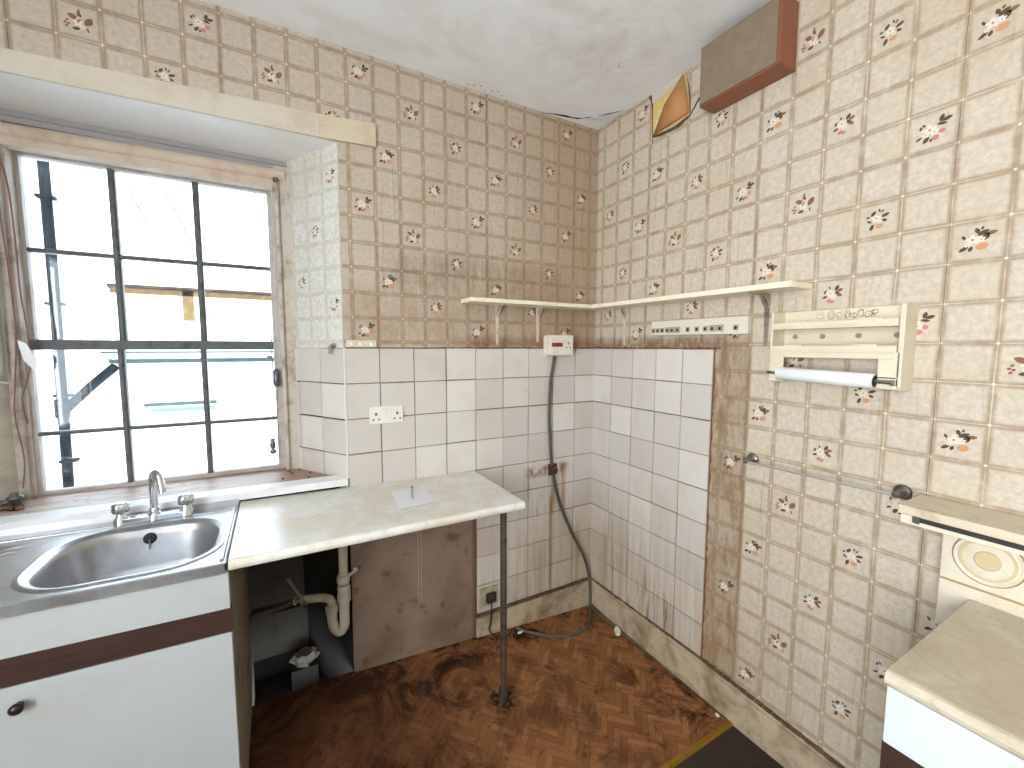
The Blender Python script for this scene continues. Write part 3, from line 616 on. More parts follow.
for a, b, lab in (((-2.66, 3.16), (-2.42, 2.80), 'thin dark overhead wire across the right upper panes'), ((-2.98, 3.12), (-2.84, 2.98), 'thin dark overhead wire across the middle upper pane')):
    m = M(); m.tube([(a[0], 4.6, a[1]+.2), (b[0], 4.6, b[1])], .008, 6); tag(m.build('overhead_wire', M_PIPE, origin=(a[0], 4.6, a[1])), lab, 'wire')
# ================================================================ WORKTOP WITH METAL LEG
tilt = lambda v: (v.x, v.y, v.z+.02*(-v.x-.755))
def marble(name, a, b, vein):
    t = NT(name); t.b.inputs['Roughness'].default_value = .28
    P = t.pos()[0]
    c = t.mix(t.ramp(t.noise(P, 4, 6, .6, 1.4), .38, .64), a, b)
    v = t.math('ABSOLUTE', t.math('SUBTRACT', t.noise(P, 5, 5, .55, 1.8), .5)); c = t.mix(t.ramp(v, .0, .03, .35, 0), c, vein)
    c = t.mix(t.math('MULTIPLY', t.ramp(t.noise(P, 55, 4, .7), .72, .76), .3), c, srgb(120, 100, 78)); t.color(c); return t.m
M_MARB = marble('marbled_laminate', srgb(228, 229, 224), srgb(219, 213, 198), srgb(200, 190, 172))
wt = thing('worktop', 'marbled cream laminate worktop running from the sink to a metal leg', 'worktop', (-1.25, -.25, .94))
m = M(); e = .016; pf_ = []
for k in range(7): a = -math.pi/2+math.pi*k/6; pf_.append((-.488-.012*math.cos(a), .9185+e*math.sin(a)))
m.prism([(-1.746, y, z) for y, z in pf_]+[(-1.746, -.004, .9345), (-1.746, -.004, .9025)], (.986, 0, 0), smooth=False)
m.build('slab', M_MARB, wt, warp=lambda v: tilt((v if v.y > -.2 else Vector((v.x, v.y-.03*((-v.x-.76)/.986), v.z)))) if True else v, bevel=.0015)
M_CHROME = mat('chrome', srgb(214, 218, 222), .14, 1.0); M_DCHROME = mat('dull_chrome', srgb(148, 144, 138), .3, .9, dirt=srgb(84, 72, 60), dscale=14, damt=.5)
m = M(); m.tube([(-.800, -.39, .055), (-.800, -.39, .905)], .0145, 18); lg = m.build('leg', M_DCHROME, wt)
m = M(); m.lathe((-.800, -.39, fh(-.8, -.39)), (0, 0, 1), [(0, .026), (.008, .026), (.014, .019), (.05, .018), (.052, .013)], 18); m.build('foot', M_GRIME, lg)
m = M(); m.lathe((-.800, -.39, .896), (0, 0, 1), [(0, .022), (.008, .028)], 18); m.build('leg_collar', M_DCHROME, lg)
# paper and pen
m = M(); m.prism([(-1.207, -.155, .9445), (-1.068, -.153, .942), (-1.094, -.345, .942), (-1.228, -.358, .9445)], (0, 0, .0012))
for k in range(3): m.prism([(-1.2, -.158, .9457+.0005*k), (-1.07, -.156, .9433+.0005*k), (-1.09+.004*k, -.342, .9433+.0005*k), (-1.223+.003*k, -.352, .9457+.0005*k)], (0, 0, .0004))
tag(m.build('paper_sheet', mat('white_paper', srgb(232, 232, 240), .8), origin=(-1.15, -.25, .945), warp=lambda v: (v.x, v.y, v.z+.0015)), 'folded white sheet of paper lying on the marbled worktop', 'paper')
pn = thing('pen', 'slim clear pen with dark tip resting on the white paper', 'pen', (-1.14, -.23, .952))
m = M(); A = Vector((-1.155, -.285, .9535)); B = Vector((-1.118, -.150, .9525)); m.tube([A, B], .0038, 10); m.build('barrel', mat('clear_grey_plastic', srgb(170, 168, 172), .3), pn)
m = M(); d = (B-A).normalized(); m.lathe(B, d, [(0, .0036), (.004, .003), (.012, .001)], 10); m.lathe(B, -d, [(0, .0044), (.018, .0044)], 10); m.build('pen_tip', mat('pen_tip_brown', srgb(84, 60, 58), .4), pn)

# ================================================================ SINK, TAP AND BASE UNIT
stilt = lambda v: (v.x, v.y, v.z+.016*(-v.x-1.75))
def steel():
    t = NT('brushed_steel'); t.b.inputs['Metallic'].default_value = .9; t.b.inputs['Roughness'].default_value = .27
    P = t.pos()[0]; c = t.mix(t.ramp(t.noise(P, 6, 5, .6), .35, .7), srgb(196, 198, 202), srgb(164, 164, 166)); t.color(c)
    t.put(t.b.inputs['Roughness'], t.ramp(t.noise(t.scale(P, 20, 40, 20), 1, 2), .3, .7, .30, .40)); return t.m
M_STEEL = steel()
sk = thing('kitchen_sink', 'stainless steel sink with ribbed drainer below the window', 'sink', (-2.1, -.25, .95))
# rounded basin outline, then a rim, a rolled bead and the falling walls
BX0, BX1, BY0, BY1 = -2.185, -1.792, -.482, -.135
def ring(off, z, rad, n=8, xs=0):
    x0, x1, y0, y1 = BX0-off, BX1+off, BY0-off, BY1+off; r = rad; pts = []
    for cx, cy, a0 in ((x1-r, y1-r, 0), (x0+r, y1-r, 90), (x0+r, y0+r, 180), (x1-r, y0+r, 270)):
        for k in range(n+1):
            a = math.radians(a0+90*k/n); pts.append((cx+r*math.cos(a), cy+r*math.sin(a), z))
    return pts
TZ = .950
rings = [ring(.030, TZ, .15), ring(.024, TZ+.004, .145), ring(.016, TZ+.0045, .14), ring(.010, TZ-.003, .135), ring(.004, TZ-.0035, .13), ring(0, TZ-.008, .125), ring(-.006, TZ-.03, .12), ring(-.015, TZ-.12, .11), ring(-.028, TZ-.150, .10), ring(-.06, TZ-.162, .08), ring(-.11, TZ-.166, .05)]
n = len(rings[0]); m = M(); vs = [p for r in rings for p in r]
fs = [(i*n+k, i*n+(k+1) % n, (i+1)*n+(k+1) % n, (i+1)*n+k) for i in range(len(rings)-1) for k in range(n)]
m.add(vs, fs, 0, True); m.add(rings[-1], [list(range(n))], 0)
m.build('basin', M_STEEL, sk, warp=stilt)
# top sheet around the basin: outer rectangle joined to the outermost ring
SX0, SX1, SY0, SY1 = -2.62, -1.750, -.528, -.018
m = M(); o_ = []
for x, y, z in rings[0]:
    cx, cy = (BX0+BX1)/2, (BY0+BY1)/2; dx, dy = x-cx, y-cy
    kx = ((SX1-.004 if dx > 0 else -2.262)-cx)/dx if abs(dx) > 1e-6 else 1e9; ky = ((SY1-.004 if dy > 0 else SY0+.003)-cy)/dy if abs(dy) > 1e-6 else 1e9
    k = min(kx, ky); o_.append((cx+dx*k, cy+dy*k, TZ))
m.add(rings[0]+o_, [(k, (k+1) % n, n+(k+1) % n, n+k) for k in range(n)], 0, False)
# corners
def quad(x0, x1, y0, y1, z=TZ): m.add([(x0, y0, z), (x1, y0, z), (x1, y1, z), (x0, y1, z)], [(0, 1, 2, 3)])
cc = [(SX1-.004, SY1-.004), (-2.262, SY1-.004), (-2.262, SY0+.003), (SX1-.004, SY0+.003)]
for c0 in cc:
    near = sorted(range(n), key=lambda i: (o_[i][0]-c0[0])**2+(o_[i][1]-c0[1])**2)[:1][0]
    q = [o_[(near+d) % n] for d in (-1, 0, 1)]; m.add(q+[(c0[0], c0[1], TZ)], [(0, 1, 3), (1, 2, 3)])
# drainer with ribs
NX = 80; ys = [SY0+.003+(SY1-.004-SY0-.003)*i/NX for i in range(NX+1)]; vs = []; NC = 10
xs = [-2.262-(k/NC)*(.358) for k in range(NC+1)]
for x in xs:
    for y in ys:
        inside = max(0, min(1, (-2.30-x)/.02))*max(0, min(1, (y-SY0-.06)/.02))*max(0, min(1, (SY1-.09-y)/.02))
        vs.append((x, y, TZ+inside*(.003*math.sin((y)/.040*2*math.pi)-.004)))
m.add(vs, [(i*(NX+1)+j, i*(NX+1)+j+1, (i+1)*(NX+1)+j+1, (i+1)*(NX+1)+j) for i in range(NC) for j in range(NX)], 0, True)
# raised border, upstand at the back and rolled front edge
m.tube([(SX1-.012, SY0+.02, TZ), (SX1-.012, SY1-.05, TZ)], .006, 8); m.tube([(SX1-.022, SY1-.060, TZ), (SX0, SY1-.060, TZ)], .0045, 8)
m.prism([(SX0, SY1-.004, TZ), (SX0, SY1-.002, TZ+.020), (SX0, SY1+.014, TZ+.022), (SX0, SY1+.014, TZ)], (SX1-SX0, 0, 0))
m.prism([(SX0, SY0+.004, TZ), (SX0, SY0, TZ-.003), (SX0, SY0, TZ-.030), (SX0, SY0+.003, TZ-.030), (SX0, SY0+.004, TZ-.004)], (SX1-SX0, 0, 0))
m.prism([(SX1-.004, SY0, TZ), (SX1, SY0, TZ-.003), (SX1, SY0, TZ-.02), (SX1-.004, SY0, TZ-.02)], (0, SY1-SY0, 0))
m.build('sink_top', M_STEEL, sk, warp=stilt)
m = M(); m.lathe((-1.992, BY1-.005, .918), (0, -1, .12), [(0, .018), (.004, .018), (.005, .014)], 20); ov = m.build('overflow', mat('black_rubber', srgb(26, 26, 26), .5), sk)
m = M(); m.tube([(-1.992, BY1-.014, .915), (-1.993, BY1-.020, .885)], .0022, 6); m.build('chain_end', M_DCHROME, ov)
m = M(); m.lathe((-2.02, -.30, TZ-.166), (0, 0, 1), [(0, .04), (.003, .038), (.0035, .028), (.001, .026)], 24); m.build('waste_outlet', M_CHROME, sk, warp=stilt)

tp = thing('mixer_tap', 'chrome deck mixer tap with swan-neck spout behind the sink', 'tap', (-2.0, -.075, .955))
zt = TZ+.0045
TY_ = -.068
m = M(); m.prism([(-2.085, TY_-.021, zt), (-1.897, TY_-.021, zt-.003), (-1.897, TY_-.019, zt+.021), (-2.085, TY_-.019, zt+.024)], (0, .040, 0))
for x in (-2.078, -1.904): m.lathe((x, TY_, zt-.002), (0, 0, 1), [(0, .023), (.024, .021), (.034, .014), (.044, .012)], 20)
m.lathe((-1.991, TY_, zt), (0, 0, 1), [(0, .024), (.022, .022), (.03, .014)], 20); m.build('tap_body', M_CHROME, tp, bevel=.003)
m = M(); m.tube(smooth_path([(-1.991, TY_, zt+.02), (-1.991, TY_, .99), (-1.990, TY_, 1.07), (-1.988, TY_-.006, 1.108), (-1.978, TY_-.022, 1.124), (-1.966, TY_-.042, 1.114), (-1.958, TY_-.054, 1.088), (-1.955, TY_-.058, 1.062)], 6), [.0118]*31+[.0105]*12, 16)
m.lathe((-1.991, TY_, zt+.03), (0, 0, 1), [(0, .014), (.014, .014), (.016, .011)], 18); m.build('spout', M_CHROME, tp)
for x, hh in ((-2.078, 'cold'), (-1.904, 'hot')):
    m = M(); z0 = zt+.038; R1 = []
    for k in range(28):
        a = 2*math.pi*k/28; R1.append((a, .0215*(1+.10*math.cos(7*a))))
    prof = [(0, .55), (.004, .85), (.012, 1.0), (.030, 1.0), (.036, .85), (.038, .5)]
    vs = [(x+r*s*math.cos(a), TY_+r*s*math.sin(a), z0+h) for h, s in prof for a, r in R1]; q = 28
    m.add(vs, [(i*q+k, i*q+(k+1) % q, (i+1)*q+(k+1) % q, (i+1)*q+k) for i in range(len(prof)-1) for k in range(q)], 0, True); m.add(vs[-q:], [list(range(q))], 0)
    m.build('tap_handle', M_CHROME, tp)

M_MEL = mat('off_white_melamine', srgb(178, 183, 184), .45, dirt=srgb(172, 170, 163), dscale=5, damt=.5)
M_MELSIDE = mat('grubby_melamine_side', srgb(150, 140, 122), .6, dirt=srgb(94, 82, 66), dscale=6, damt=.7)
M_WOODR = mat('mahogany_rail', srgb(62, 38, 32), .45, dirt=srgb(42, 24, 20), dscale=4, damt=.7, stretch=(1, 8, 14))
bu = thing('base_unit', 'off-white sink base cabinet with mahogany rail and dark knob', 'cabinet', (-2.2, -.3, 0))
tl2 = lambda v: (v.x, v.y, v.z+(.03*(-1.745-v.x) if v.z > .6 else 0))
m = M(); m.box(-2.62, -1.745, -.500, .0, .06, .10); m.box(-2.62, -1.745, -.02, .0, .1, .905); m.box(-2.62, -2.60, -.50, .0, .0, .915); m.box(-2.62, -1.75, -.46, -.44, 0, .06); m.build('carcass', M_MELSIDE, bu)
m = M(); m.box(-1.761, -1.745, -.5, .19, .0, .905); m.build('side_panel', M_MELSIDE, bu, bevel=.001)
m = M(); m.box(-2.62, -1.747, -.520, -.502, .812, .919); m.build('fascia', M_MEL, bu, warp=tl2, bevel=.0015)
m = M(); m.box(-2.62, -1.745, -.516, -.498, .740, .811); m.build('rail', M_WOODR, bu, warp=tl2)
m = M(); m.box(-2.62, -1.7465, -.520, -.504, .075, .739); dr = m.build('door', M_MEL, bu, warp=tl2, bevel=.0015)
m = M(); m.lathe((-2.168, -.520, .706), (0, -1, 0), [(0, .007), (.008, .006), (.012, .012), (.020, .0135), (.025, .010), (.027, .004)], 20); m.build('knob', mat('dark_bronze', srgb(58, 50, 44), .35, .7), dr)

# ================================================================ UNDER THE WORKTOP
t = NT('brown_hardboard'); P, X, Y, Z = t.pos(); t.b.inputs['Roughness'].default_value = .7
c = t.mix(t.ramp(t.noise(P, 3, 5, .6, .5), .35, .7), srgb(138, 118, 102), srgb(112, 92, 76)); c = t.mix(t.math('MULTIPLY', t.ramp(t.noise(P, 12, 6, .7), .56, .66), .6), c, srgb(84, 56, 40))
for xx in (-1.055, -1.040): c = t.mix(t.math('MULTIPLY', t.math('MULTIPLY', t.band(X, xx-.001, xx+.001, .0015), t.ramp(Z, .30, .34)), .6), c, srgb(200, 186, 170))
c = t.mix(t.math('MULTIPLY', t.ramp(X, -.785, -.765), .6), c, srgb(90, 52, 30)); t.color(c)
m = M(); m.prism([(-1.352, -.010, .07), (-.757, -.010, .03), (-.757, -.010, .900), (-1.352, -.010, .900)], (0, .009, 0))
tag(m.build('hardboard_panel', t.m, origin=(-1.05, -.006, .05)), 'stained brown hardboard panel against the wall under the worktop', 'panel')
M_WPIPE = mat('yellowed_white_plastic', srgb(196, 188, 172), .45, dirt=srgb(140, 124, 100), dscale=12, damt=.6)
wp = thing('waste_pipe', 'white plastic waste pipe and trap hanging under the worktop', 'pipe', (-1.40, -.02, .3))
PX, PY = -1.385, -.03
m = M(); m.tube([(PX, PY, .912), (PX-.004, PY, .56)], .019, 16); m.build('down_pipe', M_WPIPE, wp)
m = M(); m.tube(smooth_path([(PX-.004, PY, .47), (PX-.005, PY, .39), (PX-.007, PY, .345), (PX-.025, PY+.01, .318), (PX-.047, PY+.018, .345), (PX-.052, PY+.02, .39), (PX-.052, PY+.02, .43)], 6), .021, 16); m.build('trap', M_WPIPE, wp)
for z, r, h in ((.455, .028, .045), (.50, .026, .03), (.54, .027, .035)):
    m = M(); m.lathe((PX-.004, PY, z), (0, 0, 1), [(0, r-.002), (.004, r), (h-.004, r), (h, r-.002)], 16); m.build('trap_nut', M_WPIPE, wp)
m = M(); m.lathe((PX-.052, PY+.02, .405), (0, 0, 1), [(0, .025), (.03, .026), (.033, .022)], 16); m.tube(smooth_path([(PX-.052, PY+.02, .43), (PX-.055, PY+.022, .462), (PX-.09, PY+.04, .474), (PX-.15, PY+.07, .468), (PX-.19, PY+.09, .462)], 6), .018, 14); m.build('outlet_elbow', M_WPIPE, wp)
m = M(); m.tube([(PX+.018, PY-.005, .565), (PX+.045, PY-.008, .585)], .006, 8); m.lathe((PX+.045, PY-.008, .580), (0, 0, 1), [(0, .010), (.018, .010)], 10); m.build('wing_screw', M_WPIPE, wp)
cp = thing('water_pipe', 'painted water pipe with a lever valve in the dark recess under the sink', 'pipe', (-1.65, .08, .40))
m = M(); m.tube([(-1.743, .088, .422), (-1.57, .07, .455)], .013, 12); m.build('pipe', mat('painted_pipe', srgb(84, 76, 62), .6), cp)
m = M(); m.tube([(-1.57, .05, .462), (-1.545, .045, .470)], .017, 12); m.lathe((-1.54, .04, .46), (.25, -1, .1), [(0, .014), (.02, .015), (.022, .008), (.028, .007)], 14); vl = m.build('valve', M_CHROME, cp)
m = M(); m.tube([(-1.548, .03, .475), (-1.575, .01, .545), (-1.600, .00, .600)], [.007, .006, .008], 8); m.build('lever', mat('grey_lever', srgb(130, 118, 100), .5), vl)
M_DBOARD = mat('dusty_grey_board', srgb(78, 71, 63), .9, dirt=srgb(46, 41, 37), dscale=5, damt=.7)
for z0, z1, y, lab in ((.345, .60, .29, 'upper dusty grey board at the back of the dark recess'), (.10, .31, .275, 'lower dusty grey board at the back of the dark recess')):
    m = M(); m.box(-2.0, -1.49, y, y+.012, z0, z1); tag(m.build('recess_board', M_DBOARD, origin=(-1.7, y, z0), bevel=.002), lab, 'board')
m = M(); rr = random.Random(2); vs = []; NN = 14
for i in range(NN):
    for j in range(6):
        a = 2*math.pi*i/NN; r = [.0, .03, .045, .04, .025, .01][j]*(1+.3*rr.uniform(-1, 1)); z = [.035, .04, .02, .004, .0, .0][j]+rr.uniform(-.004, .006)
        vs.append((-1.545+r*math.cos(a)*1.3, .20+r*math.sin(a), .075+z*1.2))
m.add(vs, [(i*6+j, i*6+j+1, ((i+1) % NN)*6+j+1, ((i+1) % NN)*6+j) for i in range(NN) for j in range(5)], 0, False)
m.box(-1.60, -1.49, .15, .26, -.017, .078, 1)
tag(m.build('rag', [mat('dusty_white_cloth', srgb(120, 112, 100), .9, dirt=srgb(60, 54, 48), dscale=30), M_DARKPL], origin=(-1.545, .2, .0)), 'crumpled dusty rag on a brick in the dark recess under the sink', 'rag')

# ================================================================ SOCKETS AND CABLE
M_PLAST = mat('off_white_plastic', srgb(226, 222, 214), .35); M_CREAMP = mat('aged_cream_plastic', srgb(226, 220, 208), .35, dirt=srgb(196, 182, 160), dscale=30, damt=.4); M_BLK = mat('black_slot', srgb(40, 34, 32), .6)
ss = thing('double_socket', 'white double wall socket on the tiles above the worktop', 'socket', (-1.186, -.006, 1.25))
m = M(); m.box(-1.259, -1.113, -.015, -.005, 1.211, 1.291); m.build('faceplate', M_PLAST, ss, bevel=.003)
for cx in (-1.232, -1.140):
    m = M(); m.box(cx-.004, cx+.004, -.0158, -.0145, 1.250, 1.262); m.box(cx-.016, cx-.008, -.0158, -.0145, 1.229, 1.235); m.box(cx+.008, cx+.016, -.0158, -.0145, 1.229, 1.235); m.build('pin_holes', M_BLK, ss)
for cx in (-1.196, -1.176):
    m = M(); m.prism([(cx-.007, -.015, 1.256), (cx-.007, -.015, 1.280), (cx-.007, -.021, 1.280), (cx-.007, -.016, 1.256)], (.014, 0, 0)); m.build('switch', M_PLAST, ss, bevel=.001)
cs = thing('cooker_switch', 'cream cooker control box with red rocker switches, mounted above the tiles', 'switch', (-.28, -.03, 1.56))
m = M(); m.box(-.352, -.182, -.020, -.001, 1.503, 1.612); m.box(-.347, -.196, -.062, -.020, 1.508, 1.616); m.build('box', M_CREAMP, cs, bevel=.005)
for cx in (-.322, -.288):
    m = M(); m.box(cx-.016, cx+.016, -.069, -.061, 1.553, 1.574); m.build('rocker', mat('red_rocker', srgb(150, 36, 34), .3) if cx < -.30 else bpy.data.materials['red_rocker'], cs, bevel=.002)
m = M(); cx = -.228; m.box(cx-.003, cx+.003, -.0632, -.0615, 1.566, 1.576); m.box(cx-.015, cx-.008, -.0632, -.0615, 1.546, 1.552); m.box(cx+.007, cx+.014, -.0632, -.0615, 1.546, 1.552); m.build('pin_holes', M_BLK, cs)
m = M(); m.tube(smooth_path([(-.296, -.030, 1.505), (-.302, -.022, 1.44), (-.313, -.018, 1.353), (-.320, -.018, 1.19), (-.312, -.018, 1.05), (-.302, -.018, .93), (-.290, -.018, .868), (-.250, -.020, .70), (-.165, -.024, .50), (-.075, -.032, .33), (-.035, -.036, .20), (-.032, -.045, .10), (-.045, -.06, .03), (-.10, -.13, .020), (-.18, -.19, .018), (-.28, -.205, .022), (-.38, -.17, .026), (-.47, -.10, .032), (-.52, -.05, .04), (-.53, -.035, .05)], 8), .0085, 10)
tag(m.build('cooker_cable', mat('grey_cable', srgb(84, 78, 68), .5, dirt=srgb(52, 44, 36), dscale=10, damt=.7), origin=(-.3, -.03, .02)), 'thick grey cable running from the cooker switch down to the floor', 'cable')
m = M(); m.box(-.315, -.262, -.016, -.005, .845, .905); m.lathe((-.29, -.014, .885), (0, -1, 0), [(0, .016), (.012, .016), (.016, .010)], 12); m.tube([(-.315, -.012, .87), (-.305, -.03, .868), (-.275, -.03, .868), (-.262, -.012, .872)], .007, 8)
tag(m.build('cable_clamp', mat('rusted_iron', srgb(74, 40, 28), .8, dirt=srgb(130, 76, 36), dscale=50, bump=.6), origin=(-.29, -.008, .87)), 'rusted clamp holding the grey cable against the corner tiles', 'clamp')
ls = thing('floor_socket', 'grimy single socket low on the tiles behind the metal leg', 'socket', (-.675, -.008, .25))
m = M(); m.box(-.735, -.635, -.012, -.004, .205, .305); m.build('faceplate', mat('grimy_green_white', srgb(170, 164, 138), .5, dirt=srgb(90, 80, 60), dscale=25, damt=.7), ls, bevel=.002)
pg = thing('plug', 'black plug pushed into the grimy low socket', 'plug', (-.675, -.02, .25))
m = M(); m.box(-.705, -.650, -.034, -.012, .228, .278); m.lathe((-.677, -.034, .253), (0, -1, 0), [(0, .020), (.010, .014)], 12); m.build('plug_body', M_BLK, pg, bevel=.008)
m = M(); m.tube(smooth_path([(-.678, -.030, .232), (-.680, -.034, .19), (-.684, -.032, .13), (-.690, -.03, .08), (-.66, -.06, .052), (-.60, -.07, .048), (-.56, -.04, .05)], 6), .004, 8); m.build('plug_cord', M_BLK, pg)

# ================================================================ SHELVES AND WALL FITTINGS
M_SHELF = mat('cream_shelf_paint', srgb(240, 232, 212), .45, dirt=srgb(214, 200, 168), dscale=10, damt=.5)
M_BRK = mat('cream_bracket_paint', srgb(214, 206, 184), .4, .2, dirt=srgb(120, 104, 84), dscale=30, damt=.6)
def bracket(parent, base, out, up, reach, drop, mt=M_BRK):
    """base on the wall below the board; out: unit vector off the wall"""
    b = Vector(base); o = Vector(out); s = Vector((-o.y, o.x, 0)); z = Vector((0, 0, 1)); m = M()
    def bar(p, q, w, t, nrm):
        p, q, nrm = Vector(p), Vector(q), Vector(nrm); m.prism([p-s*w, p+s*w, q+s*w, q-s*w], nrm*t)
    m.prism([b-z*drop-s*.006, b-z*drop+s*.006, b+s*.011, b-s*.011], o*.003); m.prism([b-s*.011, b+s*.011, b+o*reach+s*.007, b+o*reach-s*.007], -z*.003)
    # short pressed brace in the angle
    for k in (-1, 1):
        a = b+s*(.006*k); m.prism([a, a-z*drop*.30+o*.002, a-z*drop*.12+o*reach*.16, a+o*reach*.42-z*.002], s*(.002*k))
    m.prism([b-z*drop*.30+o*.002-s*.006, b-z*drop*.30+o*.002+s*.006, b+o*reach*.42+s*.006-z*.003, b+o*reach*.42-s*.006-z*.003], z*.002)
    m.lathe(b-z*(drop-.012)+o*.002, o, [(0, .006), (.003, .005)], 8)
    return m.build('bracket', mt, parent)
sl = thing('wall_shelf', 'short cream shelf on the window wall above the tiles', 'shelf', (-.42, -.06, 1.765), 'cream wall shelves')
m = M(); m.box(-.825, -.003, -.128, -.001, 1.757, 1.776); m.build('board', M_SHELF, sl, bevel=.002)
bracket(sl, (-.629, -.001, 1.757), (0, -1, 0), 0, .105, .195); bracket(sl, (-.388, -.001, 1.757), (0, -1, 0), 0, .105, .18)
sr = thing('wall_shelf', 'long cream shelf on the right wall, its end above the printed dispenser', 'shelf', (-.06, -.6, 1.76), 'cream wall shelves')
m = M(); m.prism([(-.001, -.130, 1.757), (-.001, -1.125, 1.749), (-.001, -1.125, 1.769), (-.001, -.130, 1.777)], (-.129, 0, 0)); m.build('board', M_SHELF, sr, bevel=.002)
bracket(sr, (-.001, -.245, 1.756), (-1, 0, 0), 0, .105, .195); bracket(sr, (-.001, -.978, 1.745), (-1, 0, 0), 0, .115, .185, mat('worn_steel_bracket', srgb(176, 170, 156), .35, .6, dirt=srgb(96, 84, 70), dscale=30, damt=.7))

ur = thing('utensil_rail', 'narrow white rail with a row of small square catches, below the long shelf', 'rail', (-.01, -.67, 1.61))
m = M(); m.prism([(-.001, -.446, 1.609), (-.001, -.921, 1.603), (-.001, -.921, 1.672), (-.001, -.446, 1.674)], (-.024, 0, 0)); m.build('rail_body', mat('chalky_white_paint', srgb(218, 214, 200), .5), ur, bevel=.002)
M_CATCH = mat('yellowed_catch', srgb(166, 160, 134), .5)
for fr in (.02, .075, .133, .198, .256, .32, .44, .54, .63, .70, .776, .925):
    y = -.452-.456*fr; m = M(); m.box(-.028, -.0245, y-.010, y+.010, 1.618, 1.640); c_ = m.build('catch', M_CATCH, ur)
    m = M(); m.box(-.0295, -.0275, y-.005, y+.005, 1.622, 1.634); m.build('catch_hole', M_BLK, c_)
for f0, f1 in ((.17, .35), (.665, .81)):
    m = M(); m.box(-.0262, -.0242, -.452-.456*f0, -.452-.456*f1, 1.616, 1.643); m.build('catch_plate', M_CATCH, ur)

# ---- three-tier dispenser with foil roll
M_DISP = mat('ivory_plastic', srgb(218, 210, 188), .4, dirt=srgb(196, 184, 156), dscale=8, damt=.4)
dp = thing('kitchen_roll_dispenser', 'ivory plastic three-tier wrap dispenser mounted on the right wall', 'dispenser', (-.04, -1.22, 1.43))
YA, YBk, D = -1.045, -1.400, .085
m = M(); m.box(-.008, -.001, YA, YBk, 1.515, 1.675); m.build('back_panel', M_DISP, dp, bevel=.0015)
for y0, y1 in ((YA+.003, YA-.004), (YBk+.006, YBk-.006)):
    m = M(); m.prism([(-.001, y0, 1.428), (-D+.01, y0, 1.428), (-D, y0, 1.440), (-D, y0, 1.672), (-.001, y0, 1.677)], (0, y1-y0, 0)); m.build('cheek', M_DISP, dp, bevel=.002)
for z0, z1 in ((1.618, 1.629), (1.541, 1.552)):
    m = M(); m.box(-D, -.008, YA, YBk, z0-.006, z0-.002); m.box(-D-.004, -D+.002, YA-.002, YBk+.008, z0-.006, z1+.004); m.box(-D-.006, -D-.004, YA-.012, YBk+.02, z0, z1); m.build('shelf', M_DISP, dp, bevel=.001)
m = M(); m.box(-D, -D+.004, YA, YBk, 1.518, 1.536); m.box(-D, -D+.004, YA, YA-.045, 1.435, 1.518); m.box(-D, -D+.004, YBk+.048, YBk, 1.465, 1.518); m.box(-D, -D+.004, YBk+.048, YBk, 1.432, 1.462)
m.box(-D+.01, -.001, YBk+.048, YBk, 1.430, 1.436); m.build('front_frame', M_DISP, dp, bevel=.001)
for y0 in (-1.10, -1.30):
    m = M(); m.box(-D+.002, -D+.012, y0, y0-.055, 1.632, 1.637); m.build('cutter_tab', M_DISP, dp)
    m = M(); m.box(-D+.002, -D+.012, y0+.01, y0-.045, 1.555, 1.560); m.build('cutter_tab', M_DISP, dp)
for y in (-1.085, -1.17, -1.27, -1.365):
    m = M(); m.lathe((-.0085, y, 1.588), (-1, 0, 0), [(0, .0085), (.002, .008)], 14); m.build('screw_cover', mat('screw_cover_brown', srgb(150, 130, 108), .5) if y == -1.085 else bpy.data.materials['screw_cover_brown'], dp)
# line drawing of jars and vegetables on the top tier
m = M(); rr = random.Random(9)
def oval(y, z, a, b, w=.0016, n=18):
    b *= 1.35; P = [(-.0092, y+a*math.cos(2*math.pi*k/n), z+b*math.sin(2*math.pi*k/n)) for k in range(n)]; Q = [(-.0092, y+(a-w)*math.cos(2*math.pi*k/n), z+(b-w)*math.sin(2*math.pi*k/n)) for k in range(n)]
    m.add(P+Q, [(k, (k+1) % n, n+(k+1) % n, n+k) for k in range(n)])
def line(y0, z0, y1, z1, w=.0010):
    d = Vector((0, y1-y0, z1-z0)); q = Vector((0, -d.z, d.y)).normalized()*w/2; a = Vector((-.0093, y0, z0)); b = Vector((-.0093, y1, z1)); m.add([a-q, b-q, b+q, a+q], [(0, 1, 2, 3)])
zc = 1.657
for a, b in (((-1.150, zc-.010), (-1.150, zc+.010)), ((-1.170, zc-.010), (-1.170, zc+.008)), ((-1.150, zc-.010), (-1.170, zc-.010)), ((-1.150, zc+.009), (-1.170, zc+.009)), ((-1.154, zc+.002), (-1.166, zc+.002))): line(*a, *b)
for y, z, a, b in ((-1.192, zc, .011, .011), (-1.192, zc, .006, .006), (-1.215, zc-.003, .009, .008), (-1.236, zc+.001, .008, .010), (-1.253, zc-.004, .010, .006), (-1.272, zc+.002, .008, .009), (-1.292, zc-.003, .010, .007), (-1.308, zc+.004, .009, .005)): oval(y, z, a, b)
for k in range(26): y = rr.uniform(-1.31, -1.18); z = zc+rr.uniform(-.012, .012); line(y, z, y+rr.uniform(-.012, .012), z+rr.uniform(-.008, .008), .0014)
pr = m.build('printed_drawing', mat('grey_print', srgb(104, 100, 90), .6), dp); pr['label'] = 'grey line drawing of jars and vegetables'
m = M(); m.tube([(-.088, -1.040, 1.464), (-.088, -1.390, 1.4515)], .005, 10); m.tube([(-.088, -1.350, 1.453), (-.088, -1.390, 1.451)], .006, 10); m.box(-.092, -.084, -1.384, -1.394, 1.442, 1.458); m.build('roll_spindle', M_DCHROME, dp)
